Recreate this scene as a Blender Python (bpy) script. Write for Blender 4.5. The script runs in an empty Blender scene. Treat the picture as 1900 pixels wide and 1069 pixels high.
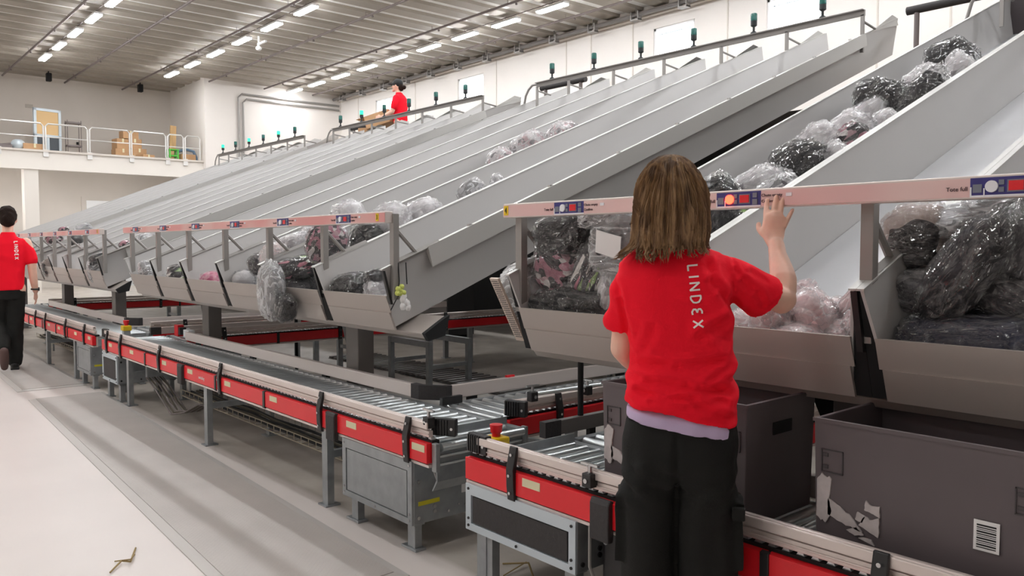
import bpy, bmesh, math, random
import numpy as np
from mathutils import Vector, Matrix, noise, Euler
from mathutils.bvhtree import BVHTree

scene = bpy.context.scene
C = scene.collection

# ------------------------------------------------------------------ camera
F_PX, YAW, PITCH, HC = 1500.0, 0.7130, 0.0519, 1.42
fwd = Vector((-math.cos(YAW) * math.cos(PITCH), math.sin(YAW) * math.cos(PITCH), -math.sin(PITCH)))
rgt = fwd.cross(Vector((0, 0, 1))).normalized()
upv = rgt.cross(fwd)
cam_d = bpy.data.cameras.new('camera')
cam = bpy.data.objects.new('camera', cam_d)
C.objects.link(cam)
cam_d.sensor_width = 36
cam_d.lens = F_PX / 1900 * 36
cam_d.clip_start = 0.05
cam_d.clip_end = 200
cam.matrix_world = Matrix((
    (rgt.x, upv.x, -fwd.x, 0), (rgt.y, upv.y, -fwd.y, 0), (rgt.z, upv.z, -fwd.z, HC), (0, 0, 0, 1)))
scene.camera = cam

# ------------------------------------------------------------------ light
world = bpy.data.worlds.new('daylight')
scene.world = world
world.use_nodes = True
bg = world.node_tree.nodes['Background']
bg.inputs[0].default_value = (0.93, 0.97, 1.0, 1)
bg.inputs[1].default_value = 3.0
FIXTURE_STRENGTH = 62.0
scene.view_settings.view_transform = 'Standard'
scene.view_settings.look = 'None'
scene.view_settings.gamma = 1
scene.view_settings.use_curve_mapping = False
scene.view_settings.exposure = 0.27


# ------------------------------------------------------------------ materials
def lin(c):
    return tuple(((v / 255) / 12.92 if v / 255 <= 0.04045 else ((v / 255 + 0.055) / 1.055) ** 2.4) for v in c)


def mat(name, rgb, rough=0.5, metal=0.0, spec=0.5, nscale=0, namp=0.0, bump=0, bscale=50, coat=0, emis=None, estr=0, stretch=None):
    m = bpy.data.materials.new(name)
    m.use_nodes = True
    nt = m.node_tree
    p = nt.nodes['Principled BSDF']
    col = lin(rgb)
    p.inputs['Base Color'].default_value = (*col, 1)
    p.inputs['Roughness'].default_value = rough
    p.inputs['Metallic'].default_value = metal
    p.inputs['Specular IOR Level'].default_value = spec
    if coat:
        p.inputs['Coat Weight'].default_value = coat
        p.inputs['Coat Roughness'].default_value = 0.15
    if emis:
        p.inputs['Emission Color'].default_value = (*lin(emis), 1)
        p.inputs['Emission Strength'].default_value = estr
    tc = None
    if nscale or bump:
        tc = nt.nodes.new('ShaderNodeTexCoord')
        mp = nt.nodes.new('ShaderNodeMapping')
        nt.links.new(tc.outputs['Object'], mp.inputs[0])
        if stretch:
            mp.inputs['Scale'].default_value = stretch
    if nscale:
        n = nt.nodes.new('ShaderNodeTexNoise')
        n.inputs['Scale'].default_value = nscale
        n.inputs['Detail'].default_value = 5
        nt.links.new(mp.outputs[0], n.inputs['Vector'])
        r = nt.nodes.new('ShaderNodeValToRGB')
        r.color_ramp.elements[0].position = 0.3
        r.color_ramp.elements[1].position = 0.7
        r.color_ramp.elements[0].color = (*[max(0, v * (1 - namp)) for v in col], 1)
        r.color_ramp.elements[1].color = (*[min(1, v * (1 + namp)) for v in col], 1)
        nt.links.new(n.outputs['Fac'], r.inputs[0])
        nt.links.new(r.outputs[0], p.inputs['Base Color'])
    if bump:
        n2 = nt.nodes.new('ShaderNodeTexNoise')
        n2.inputs['Scale'].default_value = bscale
        n2.inputs['Detail'].default_value = 4
        nt.links.new(mp.outputs[0], n2.inputs['Vector'])
        b = nt.nodes.new('ShaderNodeBump')
        b.inputs['Strength'].default_value = bump
        b.inputs['Distance'].default_value = 0.01
        nt.links.new(n2.outputs['Fac'], b.inputs['Height'])
        nt.links.new(b.outputs[0], p.inputs['Normal'])
    return m


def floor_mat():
    """white painted screed, turning to a darker mottled grey where the machine stands (y > 2.12)"""
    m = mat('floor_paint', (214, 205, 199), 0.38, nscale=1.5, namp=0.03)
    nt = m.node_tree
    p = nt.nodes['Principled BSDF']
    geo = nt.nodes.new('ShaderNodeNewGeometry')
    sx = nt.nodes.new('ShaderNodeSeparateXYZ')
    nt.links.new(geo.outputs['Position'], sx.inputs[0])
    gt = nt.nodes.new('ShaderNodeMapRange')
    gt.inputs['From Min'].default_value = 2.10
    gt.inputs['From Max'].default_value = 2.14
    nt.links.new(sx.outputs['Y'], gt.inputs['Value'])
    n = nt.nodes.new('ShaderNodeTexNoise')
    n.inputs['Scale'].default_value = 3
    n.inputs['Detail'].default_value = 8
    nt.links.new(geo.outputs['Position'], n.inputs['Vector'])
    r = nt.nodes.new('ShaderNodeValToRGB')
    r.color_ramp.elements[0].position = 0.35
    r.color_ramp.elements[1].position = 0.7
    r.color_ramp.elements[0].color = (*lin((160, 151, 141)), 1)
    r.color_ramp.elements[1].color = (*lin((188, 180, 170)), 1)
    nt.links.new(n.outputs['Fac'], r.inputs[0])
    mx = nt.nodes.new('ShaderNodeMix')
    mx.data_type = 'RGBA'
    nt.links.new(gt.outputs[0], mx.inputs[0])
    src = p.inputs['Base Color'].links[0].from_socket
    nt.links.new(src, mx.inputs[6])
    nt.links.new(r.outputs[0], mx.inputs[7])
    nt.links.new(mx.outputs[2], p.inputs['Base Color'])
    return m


def mat_mat():
    m = mat('ribbed_rubber', (180, 174, 168), 0.5, nscale=2.5, namp=0.06)
    nt = m.node_tree
    p = nt.nodes['Principled BSDF']
    geo = nt.nodes.new('ShaderNodeNewGeometry')
    mp = nt.nodes.new('ShaderNodeMapping')
    mp.inputs['Rotation'].default_value = (0, 0, math.radians(45))
    mp.inputs['Scale'].default_value = (1, 1, 1)
    nt.links.new(geo.outputs['Position'], mp.inputs[0])
    ck = nt.nodes.new('ShaderNodeTexBrick')
    ck.inputs['Scale'].default_value = 14
    ck.inputs['Mortar Size'].default_value = 0.03
    nt.links.new(mp.outputs[0], ck.inputs['Vector'])
    b = nt.nodes.new('ShaderNodeBump')
    b.inputs['Strength'].default_value = 0.8
    b.inputs['Distance'].default_value = 0.006
    nt.links.new(ck.outputs['Fac'], b.inputs['Height'])
    nt.links.new(b.outputs[0], p.inputs['Normal'])
    return m


def film_mat(name, opac, tint=(245, 245, 245), gl=0.09):
    """thin clear wrapping film: mostly transparent, with long glossy creases"""
    m = bpy.data.materials.new(name)
    m.use_nodes = True
    nt = m.node_tree
    nt.nodes.clear()
    N = nt.nodes.new; Lk = nt.links.new
    out = N('ShaderNodeOutputMaterial')
    tr = N('ShaderNodeBsdfTransparent')
    df = N('ShaderNodeBsdfDiffuse'); df.inputs[0].default_value = (*lin(tint), 1)
    gs = N('ShaderNodeBsdfGlossy'); gs.inputs['Roughness'].default_value = gl; gs.inputs['Color'].default_value = (1, 1, 1, 1)
    tc = N('ShaderNodeTexCoord')
    mp = N('ShaderNodeMapping'); mp.inputs['Scale'].default_value = (1.0, 1.3, 2.6); mp.inputs['Rotation'].default_value = (0, 0.5, 0)
    Lk(tc.outputs['Object'], mp.inputs[0])
    def ridge(scale, dist, det):
        n = N('ShaderNodeTexNoise'); n.inputs['Scale'].default_value = scale; n.inputs['Detail'].default_value = det; n.inputs['Distortion'].default_value = dist
        Lk(mp.outputs[0], n.inputs['Vector'])
        ma = N('ShaderNodeMath'); ma.operation = 'MULTIPLY_ADD'; ma.inputs[1].default_value = 2; ma.inputs[2].default_value = -1
        Lk(n.outputs['Fac'], ma.inputs[0])
        ab = N('ShaderNodeMath'); ab.operation = 'ABSOLUTE'; Lk(ma.outputs[0], ab.inputs[0])
        return ab
    r1 = ridge(5.5, 0.6, 1.5); r2 = ridge(17, 1.0, 2)
    mn = N('ShaderNodeMath'); mn.operation = 'MULTIPLY_ADD'; mn.inputs[1].default_value = 0.35
    Lk(r2.outputs[0], mn.inputs[0]); Lk(r1.outputs[0], mn.inputs[2])
    b = N('ShaderNodeBump'); b.inputs['Strength'].default_value = 1.0; b.inputs['Distance'].default_value = 0.06
    Lk(mn.outputs[0], b.inputs['Height'])
    Lk(b.outputs[0], gs.inputs['Normal'])
    # film doubled along a crease is a little milky
    mr = N('ShaderNodeMapRange'); mr.inputs['From Min'].default_value = 0.0; mr.inputs['From Max'].default_value = 0.07
    mr.inputs['To Min'].default_value = min(1, opac * 2.2 + 0.05); mr.inputs['To Max'].default_value = opac
    Lk(r1.outputs[0], mr.inputs['Value'])
    m1 = N('ShaderNodeMixShader'); Lk(mr.outputs[0], m1.inputs[0]); Lk(tr.outputs[0], m1.inputs[1]); Lk(df.outputs[0], m1.inputs[2])
    fr = N('ShaderNodeFresnel'); fr.inputs['IOR'].default_value = 1.75; Lk(b.outputs[0], fr.inputs['Normal'])
    fa = N('ShaderNodeMath'); fa.operation = 'MULTIPLY_ADD'; fa.inputs[1].default_value = 0.7; fa.inputs[2].default_value = 0.02; fa.use_clamp = True
    Lk(fr.outputs[0], fa.inputs[0])
    m2 = N('ShaderNodeMixShader'); Lk(fa.outputs[0], m2.inputs[0]); Lk(m1.outputs[0], m2.inputs[1]); Lk(gs.outputs[0], m2.inputs[2])
    Lk(m2.outputs[0], out.inputs[0])
    return m


def cloth_mat(name, cols, scale=6, stretch=(1, 1, 1), rough=0.75, sharp=True, coat=0.0):
    m = bpy.data.materials.new(name)
    m.use_nodes = True
    nt = m.node_tree
    p = nt.nodes['Principled BSDF']
    p.inputs['Roughness'].default_value = rough
    if coat:
        p.inputs['Coat Weight'].default_value = coat
        p.inputs['Coat Roughness'].default_value = 0.12
    tc = nt.nodes.new('ShaderNodeTexCoord')
    mp = nt.nodes.new('ShaderNodeMapping')
    mp.inputs['Scale'].default_value = stretch
    nt.links.new(tc.outputs['Object'], mp.inputs[0])
    n = nt.nodes.new('ShaderNodeTexNoise')
    n.inputs['Scale'].default_value = scale
    n.inputs['Detail'].default_value = 2
    nt.links.new(mp.outputs[0], n.inputs['Vector'])
    r = nt.nodes.new('ShaderNodeValToRGB')
    r.color_ramp.interpolation = 'CONSTANT' if sharp else 'LINEAR'
    els = r.color_ramp.elements
    k = len(cols)
    els[0].position = 0.0
    els[0].color = (*lin(cols[0]), 1)
    els[1].position = 0.32 + 0.36 * (k - 1) / k
    els[1].color = (*lin(cols[-1]), 1)
    for i in range(1, k - 1):
        e = els.new(0.32 + 0.36 * i / k)
        e.color = (*lin(cols[i]), 1)
    if sharp and k > 3:
        # patchwork of folded garments: one colour per cell of a warped cell pattern
        vo = nt.nodes.new('ShaderNodeTexVoronoi')
        vo.inputs['Scale'].default_value = scale * 1.6
        va = nt.nodes.new('ShaderNodeVectorMath'); va.operation = 'MULTIPLY_ADD'
        va.inputs[1].default_value = (0.09, 0.09, 0.09)
        nt.links.new(n.outputs['Color'], va.inputs[0])
        nt.links.new(mp.outputs[0], va.inputs[2])
        nt.links.new(va.outputs[0], vo.inputs['Vector'])
        sp = nt.nodes.new('ShaderNodeSeparateColor')
        nt.links.new(vo.outputs['Color'], sp.inputs[0])
        mrr = nt.nodes.new('ShaderNodeMapRange')
        mrr.inputs['To Min'].default_value = 0.25
        mrr.inputs['To Max'].default_value = 0.75
        nt.links.new(sp.outputs[0], mrr.inputs['Value'])
        nt.links.new(mrr.outputs[0], r.inputs[0])
    else:
        nt.links.new(n.outputs['Fac'], r.inputs[0])
    nt.links.new(r.outputs[0], p.inputs['Base Color'])
    b = nt.nodes.new('ShaderNodeBump')
    b.inputs['Strength'].default_value = 0.6
    b.inputs['Distance'].default_value = 0.02
    n2 = nt.nodes.new('ShaderNodeTexNoise')
    n2.inputs['Scale'].default_value = 14
    n2.inputs['Detail'].default_value = 4
    n2.inputs['Distortion'].default_value = 1
    nt.links.new(tc.outputs['Object'], n2.inputs['Vector'])
    nt.links.new(n2.outputs['Fac'], b.inputs['Height'])
    nt.links.new(b.outputs[0], p.inputs['Normal'])
    return m


M = {}
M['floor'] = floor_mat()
M['mat'] = mat_mat()
M['mat_edge'] = mat('rubber_edge', (188, 183, 178), 0.5)
M['wall'] = mat('white_wall', (226, 220, 214), 0.6, nscale=0.8, namp=0.02)
M['wall_grey'] = mat('dull_wall', (208, 200, 191), 0.7, nscale=0.8, namp=0.04)
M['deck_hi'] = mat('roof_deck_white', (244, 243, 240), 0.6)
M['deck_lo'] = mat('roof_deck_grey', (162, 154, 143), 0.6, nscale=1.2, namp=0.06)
M['slab'] = mat('balcony_white', (232, 226, 218), 0.6)
M['sheet'] = mat('grey_sheet_metal', (192, 190, 188), 0.42, metal=0.2, nscale=1.2, namp=0.03)
M['sheet_floor'] = mat('worn_sheet_metal', (190, 190, 192), 0.3, metal=0.5, nscale=2, namp=0.05)
M['lip'] = mat('lip_sheet_metal', (176, 167, 160), 0.4, metal=0.25, nscale=2, namp=0.03, stretch=(0.3, 1, 1))
M['cap'] = mat('cap_strip_metal', (192, 190, 186), 0.4, metal=0.25)
M['post'] = mat('post_paint', (150, 146, 142), 0.45, metal=0.3)
M['column'] = mat('column_paint', (112, 107, 104), 0.45, metal=0.1)
M['alu'] = mat('aluminium_profile', (222, 210, 204), 0.35, metal=0.4)
M['galv'] = mat('galvanised_steel', (156, 160, 162), 0.38, metal=0.5, nscale=14, namp=0.12)
M['chrome'] = mat('bright_roller', (226, 232, 234), 0.28, metal=0.8)
M['red'] = mat('red_panel', (232, 26, 38), 0.42, coat=0.1)
M['black'] = mat('black_plastic', (32, 31, 32), 0.4)
M['blackm'] = mat('matt_black', (20, 20, 21), 0.8)
M['rubber'] = mat('dark_rubber', (52, 49, 49), 0.65, bump=0.3, bscale=60)
M['label'] = mat('cream_label', (222, 214, 178), 0.6)
M['paper'] = mat('white_paper', (232, 230, 228), 0.6)
M['pink'] = cloth_mat('pink_label_strip', [(214, 124, 122), (222, 154, 150), (226, 182, 176)], 1.6, (1, 1, 1), 0.45, False)
M['pink2'] = cloth_mat('faded_pink_strip', [(224, 168, 166), (228, 188, 184), (230, 200, 194)], 1.6, (1, 1, 1), 0.45, False)
for k in ('pink', 'pink2'):
    M[k].node_tree.nodes['Principled BSDF'].inputs['Normal'].links and M[k].node_tree.links.remove(M[k].node_tree.nodes['Principled BSDF'].inputs['Normal'].links[0])
M['navy'] = mat('blue_panel', (52, 46, 120), 0.4)
M['grey_btn'] = mat('grey_button', (120, 124, 136), 0.5)
M['white_btn'] = mat('white_button', (236, 236, 240), 0.35)
M['disp'] = mat('red_display', (176, 12, 24), 0.2, emis=(200, 10, 20), estr=0.25)
M['lit'] = mat('lit_red_button', (255, 60, 40), 0.3, emis=(255, 50, 30), estr=9.0)
M['yellow'] = mat('yellow_plastic', (238, 200, 20), 0.4)
M['ink'] = mat('dark_ink', (60, 30, 40), 0.6)
M['inkb'] = mat('black_ink', (15, 15, 15), 0.6)
M['tote'] = mat('tote_plastic', (96, 87, 89), 0.5, nscale=5, namp=0.05)
M['residue'] = mat('paper_residue', (190, 182, 180), 0.8, nscale=30, namp=0.12)
M['carton'] = mat('cardboard', (190, 150, 110), 0.75, nscale=6, namp=0.05)
M['carton_dk'] = mat('cardboard_inside', (110, 76, 48), 0.8)
M['wood'] = mat('plank_wood', (196, 160, 112), 0.6, nscale=8, namp=0.12, stretch=(1, 1, 0.1))
M['green'] = mat('green_plastic', (88, 190, 70), 0.4)
M['glassy'] = mat('pale_frame', (196, 206, 212), 0.35, metal=0.2)
M['glass_dk'] = mat('dark_glass', (70, 76, 82), 0.15)
M['tube'] = mat('white_tube', (215, 213, 210), 0.35, metal=0.4)
M['pipe'] = mat('sprinkler_pipe', (118, 108, 106), 0.45, metal=0.2)
M['beacon_on'] = mat('lit_green_lens', (30, 200, 140), 0.2, emis=(40, 230, 150), estr=1.2)
M['beacon'] = mat('green_lens', (24, 92, 84), 0.2)
M['beacon_body'] = mat('beacon_body', (30, 34, 36), 0.4)
M['curtain'] = mat('dark_enclosure', (38, 37, 37), 0.6, nscale=3, namp=0.1)
M['lamp'] = mat('lamp_diffuser', (255, 255, 255), 0.5, emis=(250, 252, 255), estr=FIXTURE_STRENGTH)
M['lamp_body'] = mat('lamp_housing', (235, 235, 235), 0.5)
M['frame_white'] = mat('window_frame_paint', (240, 240, 240), 0.4)
M['steel'] = mat('bolt_steel', (200, 200, 200), 0.25, metal=0.9)
M['wire'] = mat('tray_wire', (170, 160, 140), 0.45, metal=0.4)
M['cable'] = mat('cable_sheath', (78, 70, 56), 0.7)
M['twig'] = mat('dry_straw', (150, 128, 84), 0.8)
M['skin'] = mat('skin', (234, 188, 166), 0.5, nscale=25, namp=0.05)
M['skin'].node_tree.nodes['Principled BSDF'].inputs['Subsurface Weight'].default_value = 0.12
M['skin'].node_tree.nodes['Principled BSDF'].inputs['Subsurface Radius'].default_value = (0.012, 0.005, 0.003)
M['shirt'] = mat('red_jersey', (246, 20, 44), 0.85, spec=0.2, bump=0.15, bscale=260)
M['lilac'] = mat('lilac_jersey', (196, 176, 208), 0.85)
M['trouser'] = mat('black_twill', (27, 27, 25), 0.85, spec=0.3, bump=0.2, bscale=200, nscale=5, namp=0.12)
M['shoe'] = mat('black_leather', (24, 22, 22), 0.5)
M['print'] = mat('white_print', (246, 236, 232), 0.7)
M['hair'] = cloth_mat('brown_hair', [(78, 56, 38), (116, 86, 58), (150, 118, 82), (98, 72, 50)], 9, (3, 3, 0.4), 0.6, False)
M['hair2'] = mat('dark_hair', (34, 22, 16), 0.8, spec=0.2, bump=0.6, bscale=90)
M['capblack'] = mat('black_cap', (22, 24, 26), 0.7)

FILM = film_mat('clear_film', 0.018, gl=0.06)
FILM2 = film_mat('milky_film', 0.26)
FILM3 = film_mat('white_film', 0.22, gl=0.15)
BAGC = {
    'black': cloth_mat('black_clothes', [(24, 23, 25), (34, 32, 34), (44, 41, 44)], 5),
    'dark': cloth_mat('charcoal_clothes', [(40, 38, 42), (56, 52, 56), (66, 62, 66)], 5),
    'grey': cloth_mat('grey_clothes', [(90, 86, 88), (120, 116, 116), (70, 66, 70)], 5),
    'navy': cloth_mat('navy_clothes', [(42, 42, 58), (52, 52, 70), (62, 62, 82)], 4),
    'white': cloth_mat('white_clothes', [(214, 208, 210), (236, 230, 232), (150, 142, 146), (240, 236, 236)], 8),
    'clear': cloth_mat('pale_clothes', [(190, 186, 188), (222, 218, 220), (150, 146, 150)], 6),
    'silver': cloth_mat('monochrome_clothes', [(60, 58, 62), (170, 168, 172), (220, 218, 222), (90, 88, 92)], 9, (1, 1, 2)),
    'mixed': cloth_mat('printed_clothes', [(52, 47, 50), (74, 66, 70), (196, 160, 166), (226, 220, 218), (60, 55, 58), (190, 130, 146)], 11, (1, 1.5, 2)),
    'stripes': cloth_mat('colourful_clothes', [(46, 44, 48), (70, 66, 70), (204, 130, 146), (232, 228, 222), (140, 168, 100), (60, 56, 60)], 11, (0.6, 1, 3)),
    'stripesbw': cloth_mat('striped_clothes', [(225, 222, 222), (120, 118, 122), (235, 232, 232), (90, 86, 90), (230, 226, 226)], 8, (3, 0.3, 0.4)),
    'pink': cloth_mat('pale_pink_clothes', [(238, 204, 206), (248, 224, 224), (242, 212, 214)], 8),
    'rose': cloth_mat('rose_clothes', [(214, 110, 150), (232, 160, 180), (205, 90, 130)], 12),
    'beige': cloth_mat('beige_clothes', [(150, 132, 126), (172, 154, 146), (60, 54, 56)], 4),
    'whitepink': cloth_mat('pinkish_clothes', [(238, 222, 220), (232, 206, 206), (240, 232, 230)], 6),
    'patwhite': cloth_mat('floral_clothes', [(238, 232, 232), (120, 112, 116), (240, 236, 236), (216, 180, 184)], 16),
    'paper': None,
}
BAGC['paper'] = BAGC['black']


# ------------------------------------------------------------------ mesh builder
class MB:
    def __init__(s):
        s.v = []; s.f = []

    def add(s, vs, fs):
        o = len(s.v)
        s.v += [tuple(v) for v in vs]
        s.f += [tuple(i + o for i in f) for f in fs]
        return s

    def box(s, x0, x1, y0, y1, z0, z1, m=None):
        vs = [Vector((x, y, z)) for x in (x0, x1) for y in (y0, y1) for z in (z0, z1)]
        if m is not None:
            vs = [m @ v for v in vs]
        return s.add(vs, [(0, 1, 3, 2), (4, 6, 7, 5), (0, 4, 5, 1), (2, 3, 7, 6), (0, 2, 6, 4), (1, 5, 7, 3)])

    def prism(s, poly, axis, a, b):
        """poly of 2D points extruded along axis between a and b"""
        def P(p, t):
            return (t, p[0], p[1]) if axis == 'x' else (p[0], t, p[1]) if axis == 'y' else (p[0], p[1], t)
        n = len(poly)
        vs = [P(p, a) for p in poly] + [P(p, b) for p in poly]
        fs = [tuple(range(n))[::-1], tuple(range(n, 2 * n))]
        fs += [(i, (i + 1) % n, n + (i + 1) % n, n + i) for i in range(n)]
        return s.add(vs, fs)

    def tube(s, pts, r, n=8, cap=True, flat=1.0):
        pts = [Vector(p) for p in pts]
        rs = r if isinstance(r, (list, tuple)) else [r] * len(pts)
        vs = []; fs = []
        prev = None
        for i, p in enumerate(pts):
            d = (pts[min(i + 1, len(pts) - 1)] - pts[max(i - 1, 0)]).normalized()
            ref = prev if prev is not None else (Vector((0, 0, 1)) if abs(d.z) < 0.9 else Vector((1, 0, 0)))
            a = (ref - d * ref.dot(d)).normalized()
            prev = a
            b = d.cross(a)
            for k in range(n):
                t = 2 * math.pi * k / n
                vs.append(p + (a * math.cos(t) + b * math.sin(t) * flat) * rs[i])
        for i in range(len(pts) - 1):
            for k in range(n):
                fs.append((i * n + k, i * n + (k + 1) % n, (i + 1) * n + (k + 1) % n, (i + 1) * n + k))
        if cap:
            fs.append(tuple(range(n))[::-1])
            fs.append(tuple((len(pts) - 1) * n + k for k in range(n)))
        return s.add(vs, fs)

    def rings(s, rings, cap=True):
        n = len(rings[0])
        vs = [v for r in rings for v in r]
        fs = [(i * n + k, i * n + (k + 1) % n, (i + 1) * n + (k + 1) % n, (i + 1) * n + k) for i in range(len(rings) - 1) for k in range(n)]
        if cap:
            fs.append(tuple(range(n))[::-1]); fs.append(tuple((len(rings) - 1) * n + k for k in range(n)))
        return s.add(vs, fs)

    def sphere(s, c, r, n=12, m=8, sx=1, sy=1, sz=1):
        rg = []
        for j in range(1, m):
            ph = math.pi * j / m
            rg.append([(c[0] + r * sx * math.sin(ph) * math.cos(2 * math.pi * k / n), c[1] + r * sy * math.sin(ph) * math.sin(2 * math.pi * k / n), c[2] - r * sz * math.cos(ph)) for k in range(n)])
        return s.rings(rg)

    def mesh(s, name='m'):
        me = bpy.data.meshes.new(name)
        me.from_pydata(s.v, [], s.f)
        bm = bmesh.new(); bm.from_mesh(me)
        bmesh.ops.recalc_face_normals(bm, faces=bm.faces)
        bm.to_mesh(me); bm.free()
        return me

    def build(s, name, m, parent=None, smooth=False, bevel=0):
        me = s.mesh(name)
        return link(name, me, m, parent, smooth, bevel)


def link(name, me, m, parent=None, smooth=False, bevel=0):
    me.materials.append(m)
    if smooth:
        me.polygons.foreach_set('use_smooth', [True] * len(me.polygons))
        try:
            me.set_sharp_from_angle(angle=math.radians(40))
        except Exception:
            pass
    o = bpy.data.objects.new(name, me)
    C.objects.link(o)
    if parent:
        o.parent = parent
    if bevel:
        b = o.modifiers.new('bevel', 'BEVEL'); b.width = bevel; b.segments = 2; b.limit_method = 'ANGLE'
    return o


def tag(o, label=None, cat=None, group=None, kind=None):
    if label: o['label'] = label
    if cat: o['category'] = cat
    if group: o['group'] = group
    if kind: o['kind'] = kind
    return o


def thing(name, label, cat, loc=(0, 0, 0), rz=0, group=None):
    o = bpy.data.objects.new(name, None)
    o.empty_display_size = 0.1
    C.objects.link(o)
    o.location = loc
    o.rotation_euler = (0, 0, rz)
    return tag(o, label, cat, group)


def copy_tree(o, parent=None):
    c = o.copy()
    C.objects.link(c)
    if parent: c.parent = parent
    for ch in list(o.children):
        copy_tree(ch, c)
    return c


def struct(name, mb, m, bevel=0):
    return tag(mb.build(name, m, None, False, bevel), kind='structure')


def text_obj(name, txt, size, m, parent, loc, rot, extrude=0.0006, squash=1.0, align='CENTER'):
    cu = bpy.data.curves.new(name, 'FONT')
    cu.body = txt; cu.size = size; cu.extrude = extrude
    cu.align_x = align; cu.align_y = 'CENTER'; cu.resolution_u = 3
    o = bpy.data.objects.new(name, cu)
    C.objects.link(o)
    dg = bpy.context.evaluated_depsgraph_get()
    me = bpy.data.meshes.new_from_object(o.evaluated_get(dg))
    bpy.data.objects.remove(o)
    me.transform(Matrix.LocRotScale(None, None, Vector((squash, 1, 1))))
    r = link(name, me, m, parent)
    r.location = loc; r.rotation_euler = rot
    return r


rng = random.Random(7)

# ================================================================== the room
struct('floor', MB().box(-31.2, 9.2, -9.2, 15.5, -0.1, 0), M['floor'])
# roof deck: deep trapezoidal ribs running from front to back
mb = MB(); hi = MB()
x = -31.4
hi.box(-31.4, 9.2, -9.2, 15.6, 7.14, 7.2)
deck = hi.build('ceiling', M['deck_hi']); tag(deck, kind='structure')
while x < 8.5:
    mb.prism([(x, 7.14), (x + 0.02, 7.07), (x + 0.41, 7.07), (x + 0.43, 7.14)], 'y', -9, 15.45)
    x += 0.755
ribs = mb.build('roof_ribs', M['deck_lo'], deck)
struct('wall_left', MB().box(-31.2, -31, -9, 10.3, 0, 7.16), M['wall_grey'])
struct('wall_right', MB().box(9, 9.2, -9, 15.5, 0, 7.16), M['wall'])
struct('wall_front', MB().box(-31.2, 9.2, -9.2, -9, 0, 7.16), M['wall'])
struct('wall_alcove', MB().box(-31, -27.8, 10.17, 10.3, 0, 7.16), M['wall'])
struct('wall_corner', MB().box(-27.8, -27.6, 10.17, 15.5, 0, 7.16), M['wall'])
wins = [(-25.1, -23.9), (-20.27, -18.99), (-12.56, -11.37), (-9.54, -8.31), (-4.6, -3.4), (0.5, 1.7)]
WZ0, WZ1 = 5.86, 6.57
mb = MB()
mb.box(-27.6, 9, 15.3, 15.5, 0, WZ0); mb.box(-27.6, 9, 15.3, 15.5, WZ1, 7.16)
xs = [-27.6] + [v for w in wins for v in w] + [9]
for i in range(0, len(xs), 2):
    mb.box(xs[i], xs[i + 1], 15.3, 15.5, WZ0, WZ1)
struct('wall_back', mb, M['wall'])
# thin vertical joints of the wall panels
for i, xj in enumerate((-26.3, -22.6, -18.4, -15.5, -14.6, -13.2, -10.5, -7.2, -5.9, -2.8)):
    struct('trim_%d' % (i + 1), MB().box(xj, xj + 0.03, 15.285, 15.305, 0, 7.0), M['wall_grey'])
struct('trim_11', MB().box(-27.6, 9, 15.16, 15.3, 6.86, 7.02), M['wall_grey'])
for i, (a, b) in enumerate(wins):
    w = MB()
    w.box(a, b, 15.34, 15.42, WZ0, WZ0 + 0.05); w.box(a, b, 15.34, 15.42, WZ1 - 0.05, WZ1)
    w.box(a, a + 0.05, 15.34, 15.42, WZ0, WZ1); w.box(b - 0.05, b, 15.34, 15.42, WZ0, WZ1)
    w.box(a, b, 15.26, 15.34, WZ0 - 0.03, WZ0)
    wo = struct('window_%d' % (i + 1), w, M['frame_white'])
    s_ = MB().box(a + 0.13, b - 0.13, 15.36, 15.39, WZ1 - 0.16, WZ1 - 0.14)
    s_.box(a + 0.13, a + 0.145, 15.36, 15.39, WZ0 + 0.05, WZ1 - 0.14)
    s_.build('window_sash', M['glassy'], wo)
# mezzanine balcony at the far left
bal = struct('trim_12', MB().box(-31, -27.8, -9, 10.17, 3.97, 4.3).box(-28.0, -27.8, -9, 10.17, 3.72, 3.97), M['slab'])
struct('trim_13', MB().box(-31, -27.74, -9, 10.3, 4.25, 4.31), M['wall_grey'])
for i, y in enumerate((4.85, -1.5)):
    struct('trim_%d' % (14 + i), MB().box(-28.25, -27.85, y, y + 0.38, 0, 3.97), M['slab'])
d = struct('door_1', MB().box(-31, -30.95, 7.1, 9.6, 0, 3.13), M['wall_grey'])
MB().box(-30.95, -30.93, 7.25, 9.45, 0, 3.0).build('door_leaf', M['frame_white'], d)

# ------------------------------------------------------------------ roof services
k = 0
N9 = 'first second third fourth fifth sixth seventh eighth ninth tenth eleventh twelfth thirteenth fourteenth fifteenth sixteenth seventeenth eighteenth nineteenth'.split()
RN = ['left row', 'middle row', 'right row', 'row before the left row', 'second row before the left row', 'third row before the left row']
for row, (y, sp) in enumerate(((5.32, 1.784), (8.89, 1.861), (13.11, 1.648), (1.7, 3.6), (-2.0, 3.6), (-5.6, 3.6))):
    for i in range(19):
        xx = -26.93 + i * sp
        if xx > (3.5 if row < 3 else 0.5): break
        t = thing('strip_light', '%s strip light from the far end in the %s' % (N9[i], RN[row]), 'ceiling light', (xx, y, 6.88), 0, 'strip lights hanging under the roof deck')
        if k == 0:
            hb = MB().box(-0.47, 0.47, -0.09, 0.09, 0.03, 0.08).build('lamp_housing', M['lamp_body'], t)
            lb = MB().box(-0.46, 0.46, -0.08, 0.08, 0.0, 0.03).build('lamp_diffuser', M['lamp'], t)
            wb = MB().box(-0.004, 0.004, -0.004, 0.004, 0.08, 0.19)
            wb.box(-0.88, 0.88, -0.008, 0.008, 0.14, 0.155)
            wb = wb.build('hanger', M['pipe'], t)
        else:
            for o in (hb, lb, wb):
                c = o.copy(); C.objects.link(c); c.parent = t
        k += 1
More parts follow.
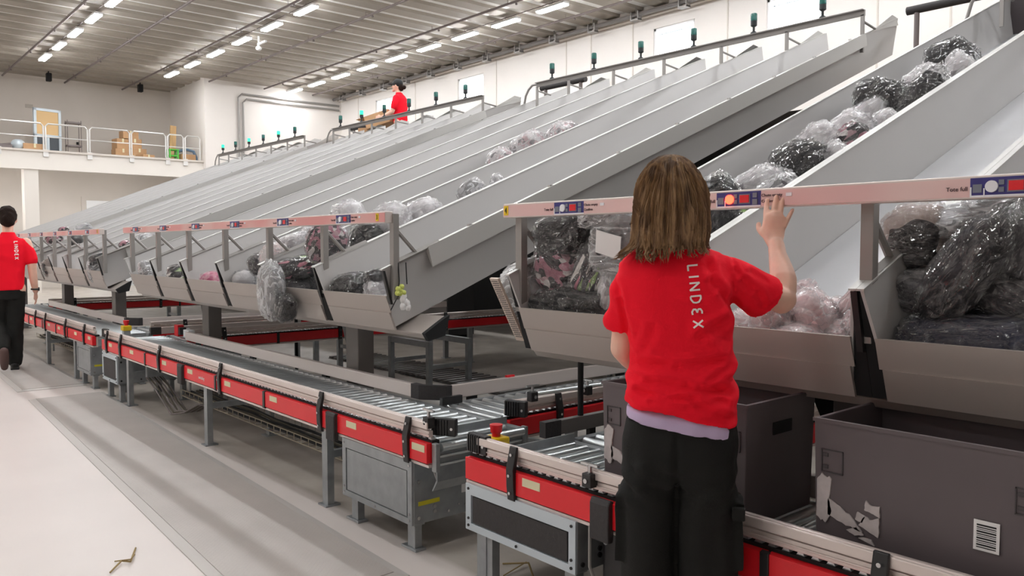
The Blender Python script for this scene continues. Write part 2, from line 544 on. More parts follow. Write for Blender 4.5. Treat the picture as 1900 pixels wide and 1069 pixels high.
for i in range(7):  # lamps added to brighten the wall below, kept unseen by the edge beam
    t = thing('strip_light', N9[i] + ' added strip light hidden behind the edge beam under the balcony', 'ceiling light', (-28.25, -6.5 + i * 2.5, 3.85), math.pi / 2, 'added strip lights under the balcony')
    MB().box(-0.47, 0.47, -0.09, 0.09, 0.03, 0.12).build('lamp_housing', M['lamp_body'], t)
    MB().box(-0.46, 0.46, -0.08, 0.08, 0.0, 0.03).build('lamp_diffuser', M['lamp'], t)
names = ['first thin sprinkler pipe from the left under the roof', 'second thin sprinkler pipe from the left under the roof',
         'third thin sprinkler pipe from the left under the roof', 'fourth thin sprinkler pipe, starting over the white corner wall',
         'fifth thin sprinkler pipe, starting above the bright lit wall', 'sixth thin sprinkler pipe, between the right lamp row and the clamped pipe']
for i, y in enumerate((4.86, 6.67, 8.49, 10.3, 12.24, 14.1)):
    x0 = -30.9 if y < 10.17 else -27.5
    mb = MB().tube([(x0, y, 6.95), (8.9, y, 6.95)], 0.03, 8)
    xx = x0 + 1.2
    while xx < 8:
        mb.tube([(xx, y, 6.95), (xx, y, 7.07)], 0.006, 6); mb.sphere((xx + 0.3, y, 6.89), 0.03, 8, 6)
        xx += 3.0
    tag(mb.build('sprinkler_pipe', M['pipe']), names[i], 'pipe', 'sprinkler pipes under the roof')
t = thing('cable_conduit', 'thick dark clamped conduit running along the top of the window wall', 'pipe', (0, 0, 0))
MB().tube([(-27.5, 14.95, 6.88), (8.9, 14.95, 6.88)], 0.055, 8).build('conduit_pipe', M['column'], t)
for i in range(22):
    xx = -26.8 + i * 1.4
    mb = MB().box(xx - 0.12, xx + 0.12, 14.87, 15.03, 6.74, 6.78); mb.box(xx - 0.12, xx - 0.09, 14.88, 15.02, 6.76, 6.96); mb.box(xx + 0.09, xx + 0.12, 14.88, 15.02, 6.76, 6.96)
    mb.box(xx - 0.01, xx + 0.01, 14.94, 14.96, 6.9, 7.07)
    mb.build('clamp', M['post'], t)
t = thing('wall_conduit', 'grey conduit running up and across the bright corner wall', 'pipe', (0, 0, 0))
for dy in (0, 0.16):
    MB().tube([(-27.54, 11.32 + dy, 3.6), (-27.54, 11.32 + dy, 6.55 - dy), (-27.54, 11.45 + dy, 6.68 - dy), (-27.54, 15.2, 6.68 - dy)], 0.035, 8).build('pipe_run', M['post'], t)
t = thing('ceiling_camera', 'small white camera on a bracket beside the middle row of lamps', 'camera', (-21.2, 9.3, 6.75))
MB().box(-0.02, 0.02, -0.02, 0.02, 0.06, 0.32).build('bracket', M['lamp_body'], t)
mb = MB().sphere((0, 0, 0), 0.08, 12, 8, 1, 1, 0.8); mb.box(-0.03, 0.45, -0.03, 0.03, 0.08, 0.13); mb.build('camera_body', M['lamp_body'], t, True)
for i, (yy, l) in enumerate(((5.9, 'small black sensor box hanging at the far end of the roof, left one'), (8.7, 'small black sensor box hanging at the far end of the roof, right one'))):
    tag(MB().box(-29.9, -29.7, yy, yy + 0.15, 6.74, 7.0).box(-29.82, -29.78, yy + 0.05, yy + 0.09, 7.0, 7.07).build('sensor_box', M['blackm'], None, bevel=0.02), l, 'sensor')

# ------------------------------------------------------------------ balcony railing and stored goods
posts = [1.6, 3.0, 4.2, 5.42, 6.63, 7.86, 8.98, 9.55, 10.1]
for i in range(len(posts) - 1):
    a, b = posts[i] + 0.03, posts[i + 1] - 0.03
    t = thing('balcony_railing', 'white tubular railing section on the far balcony, %s one from the white corner wall' % ('first second third fourth fifth sixth seventh eighth'.split()[7 - i]), 'railing', (-27.84, (a + b) / 2, 4.31), 0, 'balcony railing sections')
    h = (b - a) / 2
    MB().tube([(0, -h, -0.15), (0, -h, 0.72), (0, -h + 0.07, 0.80), (0, h - 0.07, 0.80), (0, h, 0.72), (0, h, -0.15)], 0.024, 8).build('rail_frame', M['tube'], t)
    MB().tube([(0, -h, 0.4), (0, h, 0.4)], 0.017, 8).build('mid_rail', M['tube'], t)
    MB().box(0.06, 0.09, -h - 0.09, -h + 0.05, -0.2, 0.02).box(0, 0.07, -h - 0.02, -h + 0.02, -0.15, -0.05).build('base_plate', M['tube'], t)


def carton(x, y, z, sx, sy, sz, label, rz=0.0):
    t = thing('cardboard_box', label, 'box', (x, y, z), rz)
    MB().box(-sx / 2, sx / 2, -sy / 2, sy / 2, 0, sz).build('box_body', M['carton'], t, bevel=0.01)
    MB().box(-sx / 2 - 0.004, sx / 2 + 0.004, -0.03, 0.03, sz - 0.12, sz + 0.004).build('tape', M['label'], t)
    return t


BX = -29.4
carton(BX, 8.0, 4.31, 0.5, 0.5, 0.36, 'lower left cardboard box of the stack on the balcony')
carton(BX + 0.05, 8.5, 4.31, 0.5, 0.45, 0.4, 'lower right cardboard box of the stack on the balcony')
carton(BX, 7.98, 4.67, 0.45, 0.4, 0.34, 'middle left cardboard box of the balcony stack', 0.1)
carton(BX, 8.4, 4.71, 0.5, 0.42, 0.32, 'middle right cardboard box of the balcony stack', -0.1)
carton(BX, 8.25, 5.03, 0.42, 0.5, 0.26, 'topmost cardboard box of the balcony stack', 0.05)
carton(-28.5, 8.5, 4.31, 0.4, 0.42, 0.14, 'low open cardboard box on the floor right of the balcony stack', 0.3)
carton(-28.3, 5.2, 4.31, 0.5, 0.62, 0.2, 'flat cardboard box by the glazed unit on the balcony')
t = thing('glazed_door_unit', 'pale framed door unit with tan board standing on the balcony', 'door panel', (-29.6, 5.85, 4.31), 0.25)
MB().box(-0.04, 0.04, -0.42, -0.34, 0, 1.5).box(-0.04, 0.04, 0.34, 0.42, 0, 1.5).box(-0.04, 0.04, -0.42, 0.42, 1.42, 1.5).box(-0.04, 0.04, -0.42, 0.42, 0.6, 0.68).box(-0.04, 0.04, -0.04, 0.04, 0, 0.62).build('door_frame', M['glassy'], t)
MB().box(-0.01, 0.01, -0.34, 0.34, 0.68, 1.42).build('tan_board', mat('tan_board', (226, 190, 138), 0.6), t)
MB().box(-0.01, 0.01, -0.34, -0.04, 0.02, 0.6).build('pane', M['glass_dk'], t)
MB().box(-0.01, 0.01, 0.04, 0.34, 0.02, 0.6).build('pane', M['glass_dk'], t)
t = thing('wire_rack', 'thin wire rack right of the glazed door unit on the balcony', 'rack', (-29.6, 6.6, 4.31))
mb = MB()
for dx in (-0.15, 0.15):
    for dy in (-0.2, 0.2): mb.tube([(dx, dy, 0), (dx, dy, 1.2)], 0.012, 6)
mb.build('rack_frame', M['pipe'], t)
for z in (0.35, 1.1): MB().box(-0.15, 0.15, -0.22, 0.22, z, z + 0.05).build('shelf', M['pipe'], t)
tag(MB().box(-0.03, 0.03, -0.1, 0.1, 0, 1.3, Matrix.LocRotScale(Vector((-28.9, 9.5, 4.31)), Euler((-0.10, -0.18, 0)), None)).build('wooden_plank', M['wood']), 'light wooden plank leaning in the balcony corner', 'plank')
t = thing('plastic_stool', 'bright green plastic stool under the leaning plank', 'stool', (-28.4, 9.35, 4.31))
MB().box(-0.17, 0.17, -0.17, 0.17, 0.34, 0.38).build('seat', M['green'], t, bevel=0.01)
for dx in (-0.13, 0.13):
    for dy in (-0.13, 0.13): MB().box(dx - 0.025, dx + 0.025, dy - 0.025, dy + 0.025, 0, 0.34).build('leg', M['green'], t)
MB().box(-0.14, 0.14, -0.14, 0.14, 0.14, 0.18).build('brace', M['green'], t)
t = thing('tool_crate', 'wooden crate with a blue and brown tool on it by the balcony corner', 'crate', (-28.5, 9.85, 4.31))
MB().box(-0.2, 0.2, -0.24, 0.24, 0, 0.24).build('crate_body', M['carton'], t)
MB().tube([(-0.1, -0.3, 0.34), (0, 0, 0.42), (0.1, 0.2, 0.36), (0.12, 0.32, 0.05)], 0.05, 8).build('tool_handle', mat('blue_grey_tool', (92, 116, 140), 0.5), t, True)
t = thing('tool_heap', 'dark tools and a clear bag lying on the far left of the balcony', 'tools', (-28.2, 4.5, 4.31))
MB().box(-0.2, 0.2, -0.35, 0.1, 0, 0.12).tube([(0, -0.5, 0.05), (0, 0.1, 0.16), (0, 0.3, 0.05)], 0.04, 8).build('dark_tool', M['pipe'], t)
MB().sphere((0, 0.28, 0.16), 0.2, 10, 8, 0.8, 1, 0.8).build('clear_bag', M['glassy'], t, True)
tag(MB().box(-31, -30.98, 5.5, 5.72, 6.0, 6.12).build('wall_sign', mat('grey_sign', (182, 174, 164), 0.6)), 'small grey sign high on the far left wall', 'sign')
tag(MB().box(-31, -30.97, 7.0, 7.09, 4.9, 4.99).build('wall_socket', M['blackm']), 'small black socket on the balcony back wall', 'socket')
tag(MB().tube([(-27.78, 9.3, 3.5), (-27.7, 9.45, 3.25), (-27.75, 10.3, 3.32)], 0.02, 6).sphere((-27.7, 9.42, 3.3), 0.07).build('wall_bracket_lamp', M['pipe']), 'small dark bracket lamp under the balcony edge', 'lamp')

# ------------------------------------------------------------------ mats
def floor_mat_thing(x0, x1, ya0, ya1, yb0, yb1, label):
    """ya: y-range at x0, yb: y-range at x1"""
    t = thing('anti_fatigue_mat', label, 'mat', ((x0 + x1) / 2, (ya0 + ya1) / 2, 0), 0, 'rubber mats on the aisle floor')
    cx, cy = (x0 + x1) / 2, (ya0 + ya1) / 2
    e = 0.05
    def q(z, i):
        return [(x0 - cx + i, ya0 - cy + i, z), (x1 - cx - i, yb0 - cy + i, z), (x1 - cx - i, yb1 - cy - i, z), (x0 - cx + i, ya1 - cy - i, z)]
    MB().add(q(0.001, 0) + q(0.004, 0) + q(0.014, e), [(0, 1, 5, 4), (1, 2, 6, 5), (2, 3, 7, 6), (3, 0, 4, 7), (4, 5, 9, 8), (5, 6, 10, 9), (6, 7, 11, 10), (7, 4, 8, 11), (0, 3, 2, 1), (8, 9, 10, 11)]).build('bevelled_edge', M['mat_edge'], t)
    MB().add(q(0.010, e) + q(0.017, e), [(0, 3, 2, 1), (4, 5, 6, 7), (0, 1, 5, 4), (1, 2, 6, 5), (2, 3, 7, 6), (3, 0, 4, 7)]).build('ribbed_top', M['mat'], t)


floor_mat_thing(-8.5, -2.87, 1.46, 2.10, 1.21, 1.90, 'long grey rubber mat on the white floor, nearest one in the aisle')
floor_mat_thing(-14.3, -9.03, 1.60, 2.22, 1.46, 2.08, 'grey rubber mat under the feet of the walking man')
tag(MB().tube([(-3.74, 0.93, 0.006), (-3.83, 1.0, 0.012), (-3.80, 1.03, 0.01), (-3.97, 1.1, 0.006)], 0.004, 6).tube([(-3.86, 0.98, 0.006), (-3.8, 1.03, 0.02), (-3.88, 1.07, 0.008)], 0.003, 6).build('straw_twig', M['twig']), 'bent dry strand lying on the white floor bottom left', 'debris')
tag(MB().tube([(-2.45, 2.25, 0.005), (-2.55, 2.3, 0.05), (-2.62, 2.33, 0.02), (-2.7, 2.28, 0.006)], 0.004, 6).tube([(-2.6, 2.2, 0.005), (-2.62, 2.35, 0.02)], 0.003, 6).build('straw_twig', M['twig']), 'loose dry strands on the floor under the near roller conveyor', 'debris')
tag(MB().tube([(-9, 1.05, 0.001), (-5.6, 0.62, 0.001), (-2, -0.1, 0.001)], 0.0015, 4).build('floor_crack', M['pipe']), 'thin dark crack line across the white floor', 'crack')
# keep the crack below the foreground
struct('wall_right_inner', MB().box(-31, 4, 9.70, 9.76, 0, 2.9), M['curtain'])
for i in range(18):
    struct('trim_%d' % (20 + i), MB().box(-30 + i * 1.9, -29.97 + i * 1.9, 9.67, 9.70, 0, 2.9), M['blackm'])
t = thing('mezzanine_platform', 'raised platform behind the head of the chutes', 'platform', (0, 0, 0))
MB().box(-26, 4, 8.62, 9.66, 2.86, 2.98).build('platform_deck', M['column'], t)
for xx in (-20.5, -15.0, -9.1, -3.3, 2.4):
    MB().box(xx, xx + 0.15, 9.0, 9.15, 0, 2.86).build('platform_post', M['column'], t)
for (x0, x1, z, l) in ((-9.52, -8.55, 3.92, 'dark padded bar behind the head of the middle bank'), (-3.84, -2.4, 3.9, 'dark padded bar at the head of the near bank, upper right'), (-15.5, -14.55, 3.93, 'dark padded bar behind the far bank next to the man with the box')):
    t = thing('padded_bar', l, 'barrier bar', (x0, 8.85, 2.98))
    MB().tube([(0, 0, z - 2.98), (x1 - x0, 0, z - 2.98)], 0.045, 10).build('bar', M['rubber'], t, True)
    MB().tube([(0.1, 0, 0), (0.1, 0, z - 3.0)], 0.028, 8).build('upright', M['pipe'], t)
    MB().tube([(x1 - x0 - 0.1, 0, 0), (x1 - x0 - 0.1, 0, z - 3.0)], 0.028, 8).build('upright', M['pipe'], t)
for (x, y, s, l) in ((-3.55, 8.95, 0.35, 'brown carton on the platform beside the near chute head'), (-3.3, 8.8, 0.25, 'small brown carton at the platform edge')):
    carton(x, y, 2.98, s, s, s * 0.7, l, 0.2)

# ================================================================== the chute banks
SLOPE = 0.40
def z_top(y): return 1.29 + SLOPE * (y - 2.336)
def z_bot(y): return 0.967 + SLOPE * (y - 2.444)
Y_END = 8.5
W_ = 0.80


def wall_sheet(side, yend=Y_END, raise_=0.0):
    """one side wall of a chute, leaning in towards its foot; side=-1 left, +1 right, local x"""
    def X(top): return side * (0.386 if top else 0.336)
    t = 0.005
    mb = MB()
    pts = [(2.336, 1.29, True), (yend, z_top(yend), True), (yend, z_bot(yend), False), (2.444, 0.967, False)]
    vs = []
    for s in (-t, t):
        for (y, z, top) in pts:
            vs.append((X(top) + s, y, z))
    mb.add(vs, [(0, 1, 2, 3), (7, 6, 5, 4), (0, 4, 5, 1), (1, 5, 6, 2), (2, 6, 7, 3), (3, 7, 4, 0)])
    return mb


def make_chute(label, group):
    t = thing('sorting_chute', label, 'chute', (0, 0, 0), 0, group)
    wall_sheet(-1).build('side_wall', M['sheet'], t)
    wall_sheet(1).build('side_wall', M['sheet'], t)
    y0, y1 = 2.44, Y_END
    f = MB().add([(-0.33, y0, z_bot(y0) + 0.005), (0.33, y0, z_bot(y0) + 0.005), (0.33, y1, z_bot(y1) + 0.005), (-0.33, y1, z_bot(y1) + 0.005),
                  (-0.33, y0, z_bot(y0) + 0.015), (0.33, y0, z_bot(y0) + 0.015), (0.33, y1, z_bot(y1) + 0.015), (-0.33, y1, z_bot(y1) + 0.015)],
                 [(0, 3, 2, 1), (4, 5, 6, 7), (0, 1, 5, 4), (1, 2, 6, 5), (2, 3, 7, 6), (3, 0, 4, 7)])
    f.build('chute_floor', M['sheet_floor'], t)
    # front lip: two folded bands
    a, b = -0.345, 0.345
    MB().prism([(2.375, 1.145), (2.38, 1.145), (2.415, 1.05), (2.41, 1.05)], 'x', -0.362, 0.362).prism([(2.378, 1.139), (2.395, 1.139), (2.395, 1.145), (2.378, 1.145)], 'x', -0.362, 0.362).build('lip_upper_band', M['lip'], t)
    MB().prism([(2.404, 1.05), (2.416, 1.05), (2.455, 0.95), (2.443, 0.95)], 'x', -0.35, 0.35).build('lip_lower_band', M['lip'], t)
    # cap strip folded over the divider on the right
    def cap(x0, x1, ya, yb, up=0.006):
        return [(x0, ya, z_top(ya) + 0.0), (x1, ya, z_top(ya) + 0.0), (x1, yb, z_top(yb)), (x0, yb, z_top(yb)),
                (x0, ya, z_top(ya) + up), (x1, ya, z_top(ya) + up), (x1, yb, z_top(yb) + up), (x0, yb, z_top(yb) + up)]
    F = [(0, 3, 2, 1), (4, 5, 6, 7), (0, 1, 5, 4), (1, 2, 6, 5), (2, 3, 7, 6), (3, 0, 4, 7)]
    MB().add(cap(0.376, 0.3995, 2.33, Y_END - 0.05), F).build('wall_cap', M['cap'], t)
    MB().add(cap(-0.3995, -0.376, 2.33, Y_END - 0.05), F).build('wall_cap', M['cap'], t)
    MB().prism([(2.335, 1.285), (2.35, 1.285), (2.40, 1.10), (2.385, 1.10)], 'x', 0.380, 0.3995).build('edge_pad', M['black'], t)
    for sd in (-1, 1):
        mb = MB()
        v = [(sd * 0.391, 2.345, 1.285), (sd * 0.3995, 2.345, 1.285), (sd * 0.3995, 2.452, 0.955), (sd * 0.341, 2.452, 0.955)]
        v += [(x_, y_ + 0.006, z_) for (x_, y_, z_) in v]
        mb.add(v, [(0, 1, 2, 3), (7, 6, 5, 4), (0, 4, 5, 1), (1, 5, 6, 2), (2, 6, 7, 3), (3, 7, 4, 0)])
        mb.build('gap_shade_sheet', M['blackm'], t)  # black sheet standing in for the shade inside the gap between walls
    return t


def flange(x, label_mesh_parent, side=1):
    """bright folded flange hung on the outer side of an end wall"""
    ya, yb = 2.62, 7.75
    mb = MB()
    o = side * 0.05
    z = z_top
    v = [(x - side * .02, ya, z(ya) + .012), (x + o * .4, ya, z(ya) + .014), (x + o * .45, ya + .03, z(ya) - 0.10), (x + o * .3, ya + .03, z(ya) - 0.10),
         (x - side * .02, yb, z(yb) + .012), (x + o * .4, yb, z(yb) + .014), (x + o * .45, yb + .03, z(yb) - 0.10), (x + o * .3, yb + .03, z(yb) - 0.10)]
    mb.add(v, [(0, 1, 5, 4), (1, 2, 6, 5), (2, 3, 7, 6), (3, 0, 4, 7), (0, 3, 2, 1), (4, 5, 6, 7)])
    f = mb.build('edge_flange', M['cap'], label_mesh_parent)
    for i in range(8):
        y = ya + 0.3 + i * 0.65
        MB().box(x - 0.012, x + 0.012, y, y + 0.03, z(y) + 0.014, z(y) + 0.026).build('bolt', M['steel'], f)
    return f


# bank: (right divider x, name, chute place words)
BANKS = [
    (2.06, 'near bank', 6),
    (-3.77, 'middle bank', 6),
    (-9.60, 'far bank', 6),
    (-15.43, 'farthest bank', 6),
]
ORD = ['leftmost', 'second from left', 'third from left', 'fourth from left', 'fifth from left', 'rightmost']
proto = None
for bi, (xr, bname, n) in enumerate(BANKS):
    for i in range(n):
        xc = xr - W_ * (n - i) + W_ / 2
        if bi == 0 and i > 3: continue
        lab = 'grey sheet metal chute, %s of the %s' % (ORD[i], bname)
        if proto is None:
            proto = c = make_chute(lab, 'sorting chutes')
        else:
            c = copy_tree(proto); c['label'] = lab
        c.location = (xc, 0, 0)
        if i == n - 1:
            for ch in list(c.children):
                if ch.name.startswith('gap_shade_sheet') and ch.data.vertices[0].co.x > 0:
                    bpy.data.objects.remove(ch)
            flange(0.40, c)
        if i in (0, 2, 3):
            # raised feed plate at the head of the chute
            MB().prism([(7.9, z_top(7.9) - .01), (8.36, z_top(8.36) + .06), (8.46, z_top(8.36) + .05), (8.50, 3.68), (8.2, 3.60)], 'x', 0.389, 0.394).build('head_plate', M['cap'], c)
    # front cross beam with black end caps
    xl = xr - W_ * n
    if bi == 0: pass
    t = thing('cross_beam', 'grey cross beam with black end cap under the %s' % bname, 'beam', (xl, 0, 0), 0, 'cross beams under the chute banks')
    L = W_ * n
    prof = [(2.47, 0.955), (2.50, 0.925), (2.70, 0.955), (2.72, 1.04), (2.68, 1.055)]
    MB().prism([(2.475, 0.948), (2.50, 0.915), (2.60, 0.935), (2.63, 1.035), (2.60, 1.020)], 'x', 0.02, L + 0.17).build('beam_body', M['lip'], t, bevel=0.006)
    MB().prism([(2.47, 0.95), (2.497, 0.908), (2.605, 0.93), (2.636, 1.042), (2.60, 1.025)], 'x', L + 0.17, L + 0.20).build('end_cap', M['blackm'], t)
    # columns
    for j, fx in enumerate(((0.258, 0.806) if bi == 1 else (0.33, 0.86)) if bi else (0.30,)):
        cx = xl + L * fx
        words = ['left', 'right'][j] if bi else 'only visible'
        t = thing('support_column', 'wide dark grey %s column under the %s' % (words, bname), 'column', (cx, 2.67, 0), 0, 'support columns of the chute banks')
        MB().prism([(0, 0.01), (0.12, 0.01), (0.12, 1.04), (0, 0.99)], 'x', -0.08, 0.08).build('shaft', M['column'], t, bevel=0.006)
        MB().prism([(-0.08, 0.95), (-0.20, 0.95), (-0.08, 0.70)], 'y', 0.02, 0.10).build('gusset', M['black'], t)
        MB().box(-0.12, 0.12, -0.02, 0.16, 0, 0.012).build('foot_plate', M['column'], t)

# perforated plate on the left front edge of the near bank
xl4 = 2.06 - 4.8
t = thing('perforated_plate', 'slanted perforated beige plate on the left front edge of the near bank', 'plate', (xl4, 0, 0))
mb = MB()
P0 = Vector((-0.035, 2.29, 1.275)); P1 = Vector((-0.035, 2.45, 0.985))
mb.add([P0 + Vector((-.028, 0, 0)), P0 + Vector((.028, 0, 0)), P1 + Vector((.028, 0, 0)), P1 + Vector((-.028, 0, 0)),
        P0 + Vector((-.028, .012, .004)), P0 + Vector((.028, .012, .004)), P1 + Vector((.028, .012, .004)), P1 + Vector((-.028, .012, .004))],
       [(0, 3, 2, 1), (4, 5, 6, 7), (0, 1, 5, 4), (1, 2, 6, 5), (2, 3, 7, 6), (3, 0, 4, 7)])
mb.build('plate_frame', mat('beige_plate', (206, 190, 176), 0.45, metal=0.3), t)
mb = MB()
for a in range(28):
    for b in range(4):
        p = P0.lerp(P1, (a + 1.2) / 30.4) + Vector((-0.0165 + b * 0.011 + (0.004 if a % 2 else 0), -0.0015, -0.001))
        mb.box(p.x - .0036, p.x + .0036, p.y - .0008, p.y + .001, p.z - .0022, p.z + .0022)
mb.build('perforation', M['column'], t)


# ------------------------------------------------------------------ pick-to-light rails
def module(parent, x, lit=False, tag_txt=True):
    """one button panel on the rail front (local frame, rail front at y=0, centre z=0)"""
    p = MB().box(x - 0.085, x + 0.085, -0.003, 0, -0.022, 0.024).build('control_panel', M['navy'], parent)
    def disc(cx, r, m, nm, th=0.006):
        MB().tube([(cx, -0.003, 0.0), (cx, -0.003 - th, 0.0)], r, 20).build(nm, m, p, True)
    disc(x - 0.032, 0.0155, M['lit'] if lit else M['white_btn'], 'round_button')
    MB().box(x + 0.004, x + 0.046, -0.005, -0.003, -0.016, 0.016).build('display_frame', M['grey_btn'], p)
    MB().box(x + 0.008, x + 0.042, -0.007, -0.005, -0.0125, 0.0125).build('red_display', M['disp'], p)
    for (cx, cz, s) in ((-0.067, -0.004, 0.011), (-0.0095, 0.010, 0.0065), (-0.0095, -0.009, 0.0065), (0.064, 0.011, 0.008), (0.064, -0.011, 0.009)):
        MB().box(x + cx - s, x + cx + s, -0.0055, -0.003, cz - s, cz + s).build('small_button', M['grey_btn'], p)
    MB().box(x - 0.085, x - 0.081, -0.005, -0.003, -0.022, 0.0).box(x - 0.052, x - 0.049, -0.005, -0.003, -0.026, -0.004).box(x - 0.085, x + 0.085, -0.004, -0.002, -0.027, -0.022).build('light_edge', M['white_btn'], p)
    if tag_txt:
        R_ = (math.pi / 2, 0, 0)
        text_obj('tote_full_text', 'Tote full', 0.016, M['ink'], p, (x - 0.118, -0.004, -0.004), R_)
        text_obj('chute_empty_text', 'Chute empty', 0.014, M['ink'], p, (x + 0.125, -0.004, 0.008), R_)
        text_obj('confirm_text', 'Confirm', 0.014, M['ink'], p, (x + 0.112, -0.004, -0.011), R_)
        MB().box(x + 0.175, x + 0.195, -0.004, 0, 0.002, 0.013).build('white_sticker', M['white_btn'], p)
    return p


def make_rail(xl, xr, panels, label, pink, digit, dx, lit_i=None, txt=True):
    """control rail between xl and xr on its posts"""
    t = thing('pick_light_rail', label, 'control rail', (xl, 2.345, 1.576))
    L = xr - xl
    MB().box(0, L, 0, 0.05, -0.031, 0.031).build('rail_beam', M['alu'], t, bevel=0.003)
    MB().box(0.0, L, -0.002, 0.0, -0.026, 0.024).build('pink_strip', pink, t)
    for i, px in enumerate(panels):
        module(t, px - xl, lit_i == i, txt)
    yt = MB().box(dx - 0.014, dx + 0.014, -0.004, 0, -0.02, 0.022).build('yellow_tag', M['yellow'], t)
    text_obj('tag_number', digit, 0.036, M['inkb'], yt, (dx, -0.006, 0.0), (math.pi / 2, 0, 0), squash=0.8)
    return t


def rail_posts(t, xs, xl):
    for x in xs:
        lx = x - xl
        MB().box(lx - 0.02, lx + 0.02, 0.045, 0.082, -0.45, 0.02).build('post', M['post'], t, bevel=0.002)
        MB().tube([(lx, 0.078, -0.07), (lx, 0.205, -0.195)], 0.012, 6).tube([(lx, 0.08, -0.243), (lx, 0.36, -0.131)], 0.016, 4).build('brace', M['post'], t)


XL4, XR4 = -2.77, 0.5
r4 = make_rail(XL4, XR4, [-2.74 + 0.80 * i + 0.385 for i in range(4)], 'near control rail with yellow tag 4 that the woman reaches for', M['pink2'], '4', 0.022, 1)
rail_posts(r4, [-2.72, -1.14, 0.46], XL4)
XL3, XR3 = -8.62, -3.76
r3 = make_rail(XL3, XR3, [-8.57 + 0.80 * i + 0.36 for i in range(6)], 'middle control rail on seven posts with yellow tag 3', M['pink'], '3', XR3 - XL3 - 0.075)
rail_posts(r3, [-8.55 + 0.797 * i for i in range(7)], XL3)
XL2, XR2 = -14.42, -9.50
r2 = make_rail(XL2, XR2, [-14.37 + 0.80 * i + 0.36 for i in range(6)], 'far control rail behind the walking man', M['pink'], '2', XR2 - XL2 - 0.075, None, False)
rail_posts(r2, [-14.36 + 0.80 * i for i in range(7)], XL2)
XL1, XR1 = -20.25, -15.35
r1 = make_rail(XL1, XR1, [], 'farthest control rail at the left edge', M['pink'], '1', XR1 - XL1 - 0.075, None, False)
rail_posts(r1, [-20.2 + 0.80 * i for i in range(7)], XL1)

# ------------------------------------------------------------------ hand rails and beacons at the chute heads
YT = 7.72
side_words = ['near bank', 'middle bank', 'far bank', 'farthest bank']
for bi, (xr, bname, n) in enumerate(BANKS):
    xl = xr - W_ * n
    t = thing('head_rail', 'grey bent rail carrying beacons over the head of the %s' % bname, 'rail', (xl, YT, 0), 0, 'beacon rails at the chute heads')
    L = W_ * n
    zt = 3.68
    zc = z_top(YT)
    MB().box(0.18, L + 0.02, -0.012, 0.012, zt - 0.05, zt).box(0.18, L + 0.02, -0.05, 0.012, zt, zt + 0.008).build('rail_bar', M['post'], t)
    MB().tube([(-0.12, 0, zc - 0.12), (-0.06, 0, zt - 0.14), (0.0, 0, zt - 0.06), (0.08, 0, zt - 0.01), (0.2, 0, zt - 0.01)], 0.016, 8).build('bent_end', M['post'], t, True)
    for i in range(n + 1):
        x = i * W_ + (0.18 if i == 0 else 0)
        MB().box(x - 0.016, x + 0.016, -0.012, 0.012, zc - 0.16, zt - 0.04).build('post', M['post'], t)
        MB().tube([(x, 0.01, zt - 0.1), (x, 0.26, zc + 0.11)], 0.012, 6).build('brace', M['post'], t)
    if bi == 0: continue
    for i in range(n):
        x = xl + W_ * i + 0.40 + 0.1 - 0.02 * i
        on_ = (bi == 2 and i == 1) or (bi == 3 and i in (0, 2, 4))
        b = thing('signal_beacon', '%s beacon, %s on the rail over the %s' % ('lit green' if on_ else 'unlit green', ORD[i], bname), 'signal light', (x, YT - 0.02, zt + 0.008), 0, 'green beacons on the head rails')
        MB().tube([(0, 0, 0), (0, 0, 0.012), (0, 0, 0.03), (0, 0, 0.075)], [0.036, 0.034, 0.012, 0.012], 12).build('stem', M['beacon_body'], b, True)
        MB().tube([(0, 0, 0.075), (0, 0, 0.085), (0, 0, 0.135)], [0.022, 0.034, 0.034], 14).build('beacon_housing', M['beacon_body'], b, True)
        MB().tube([(0, 0, 0.135), (0, 0, 0.205), (0, 0, 0.212)], [0.035, 0.035, 0.03], 14).build('lens', M['beacon_on'] if on_ else M['beacon'], b, True)
# dark head cover over the near bank
t = thing('head_cover', 'dark cover panel at the head of the near chute, top right corner', 'panel', (0, 0, 0))
MB().box(-2.70, -1.2, 8.36, 8.42, 3.2, 4.6).build('cover_plate', mat('dark_cover', (52, 44, 46), 0.6), t)
MB().box(-2.70, -2.66, 8.36, 8.42, 2.98, 3.2).box(-1.24, -1.2, 8.36, 8.42, 2.98, 3.2).build('cover_leg', M['column'], t)

# hooked flower wrap on the end of the middle bank
t = thing('flower_wrap', 'little wrap with yellow green flowers hooked on the end wall of the middle bank', 'decoration', (-3.75, 2.42, 1.13))
MB().tube([(0, 0, 0.2), (0.01, 0, 0.1), (0.0, 0.0, 0.02), (0, -0.05, -0.06)], 0.003, 6).tube([(0, 0.05, 0.2), (0.01, 0.05, 0.08)], 0.003, 6).build('hook', M['blackm'], t)
mb = MB()
for i in range(6): mb.sphere((0.02 + rng.uniform(-.008, .008), rng.uniform(-.02, .03), rng.uniform(0.03, .07)), 0.016, 8, 6)
mb.build('flowers', mat('yellow_green_petal', (206, 214, 110), 0.6), t, True)
mb = MB()
for i in range(6): mb.sphere((0.02, 0.03 + rng.uniform(-.02, .02), rng.uniform(-.05, .03)), 0.02, 8, 6, 0.5, 1, 1.2)
mb.build('white_wrap', M['paper'], t, True)

# ================================================================== roller conveyors
ROLL = None


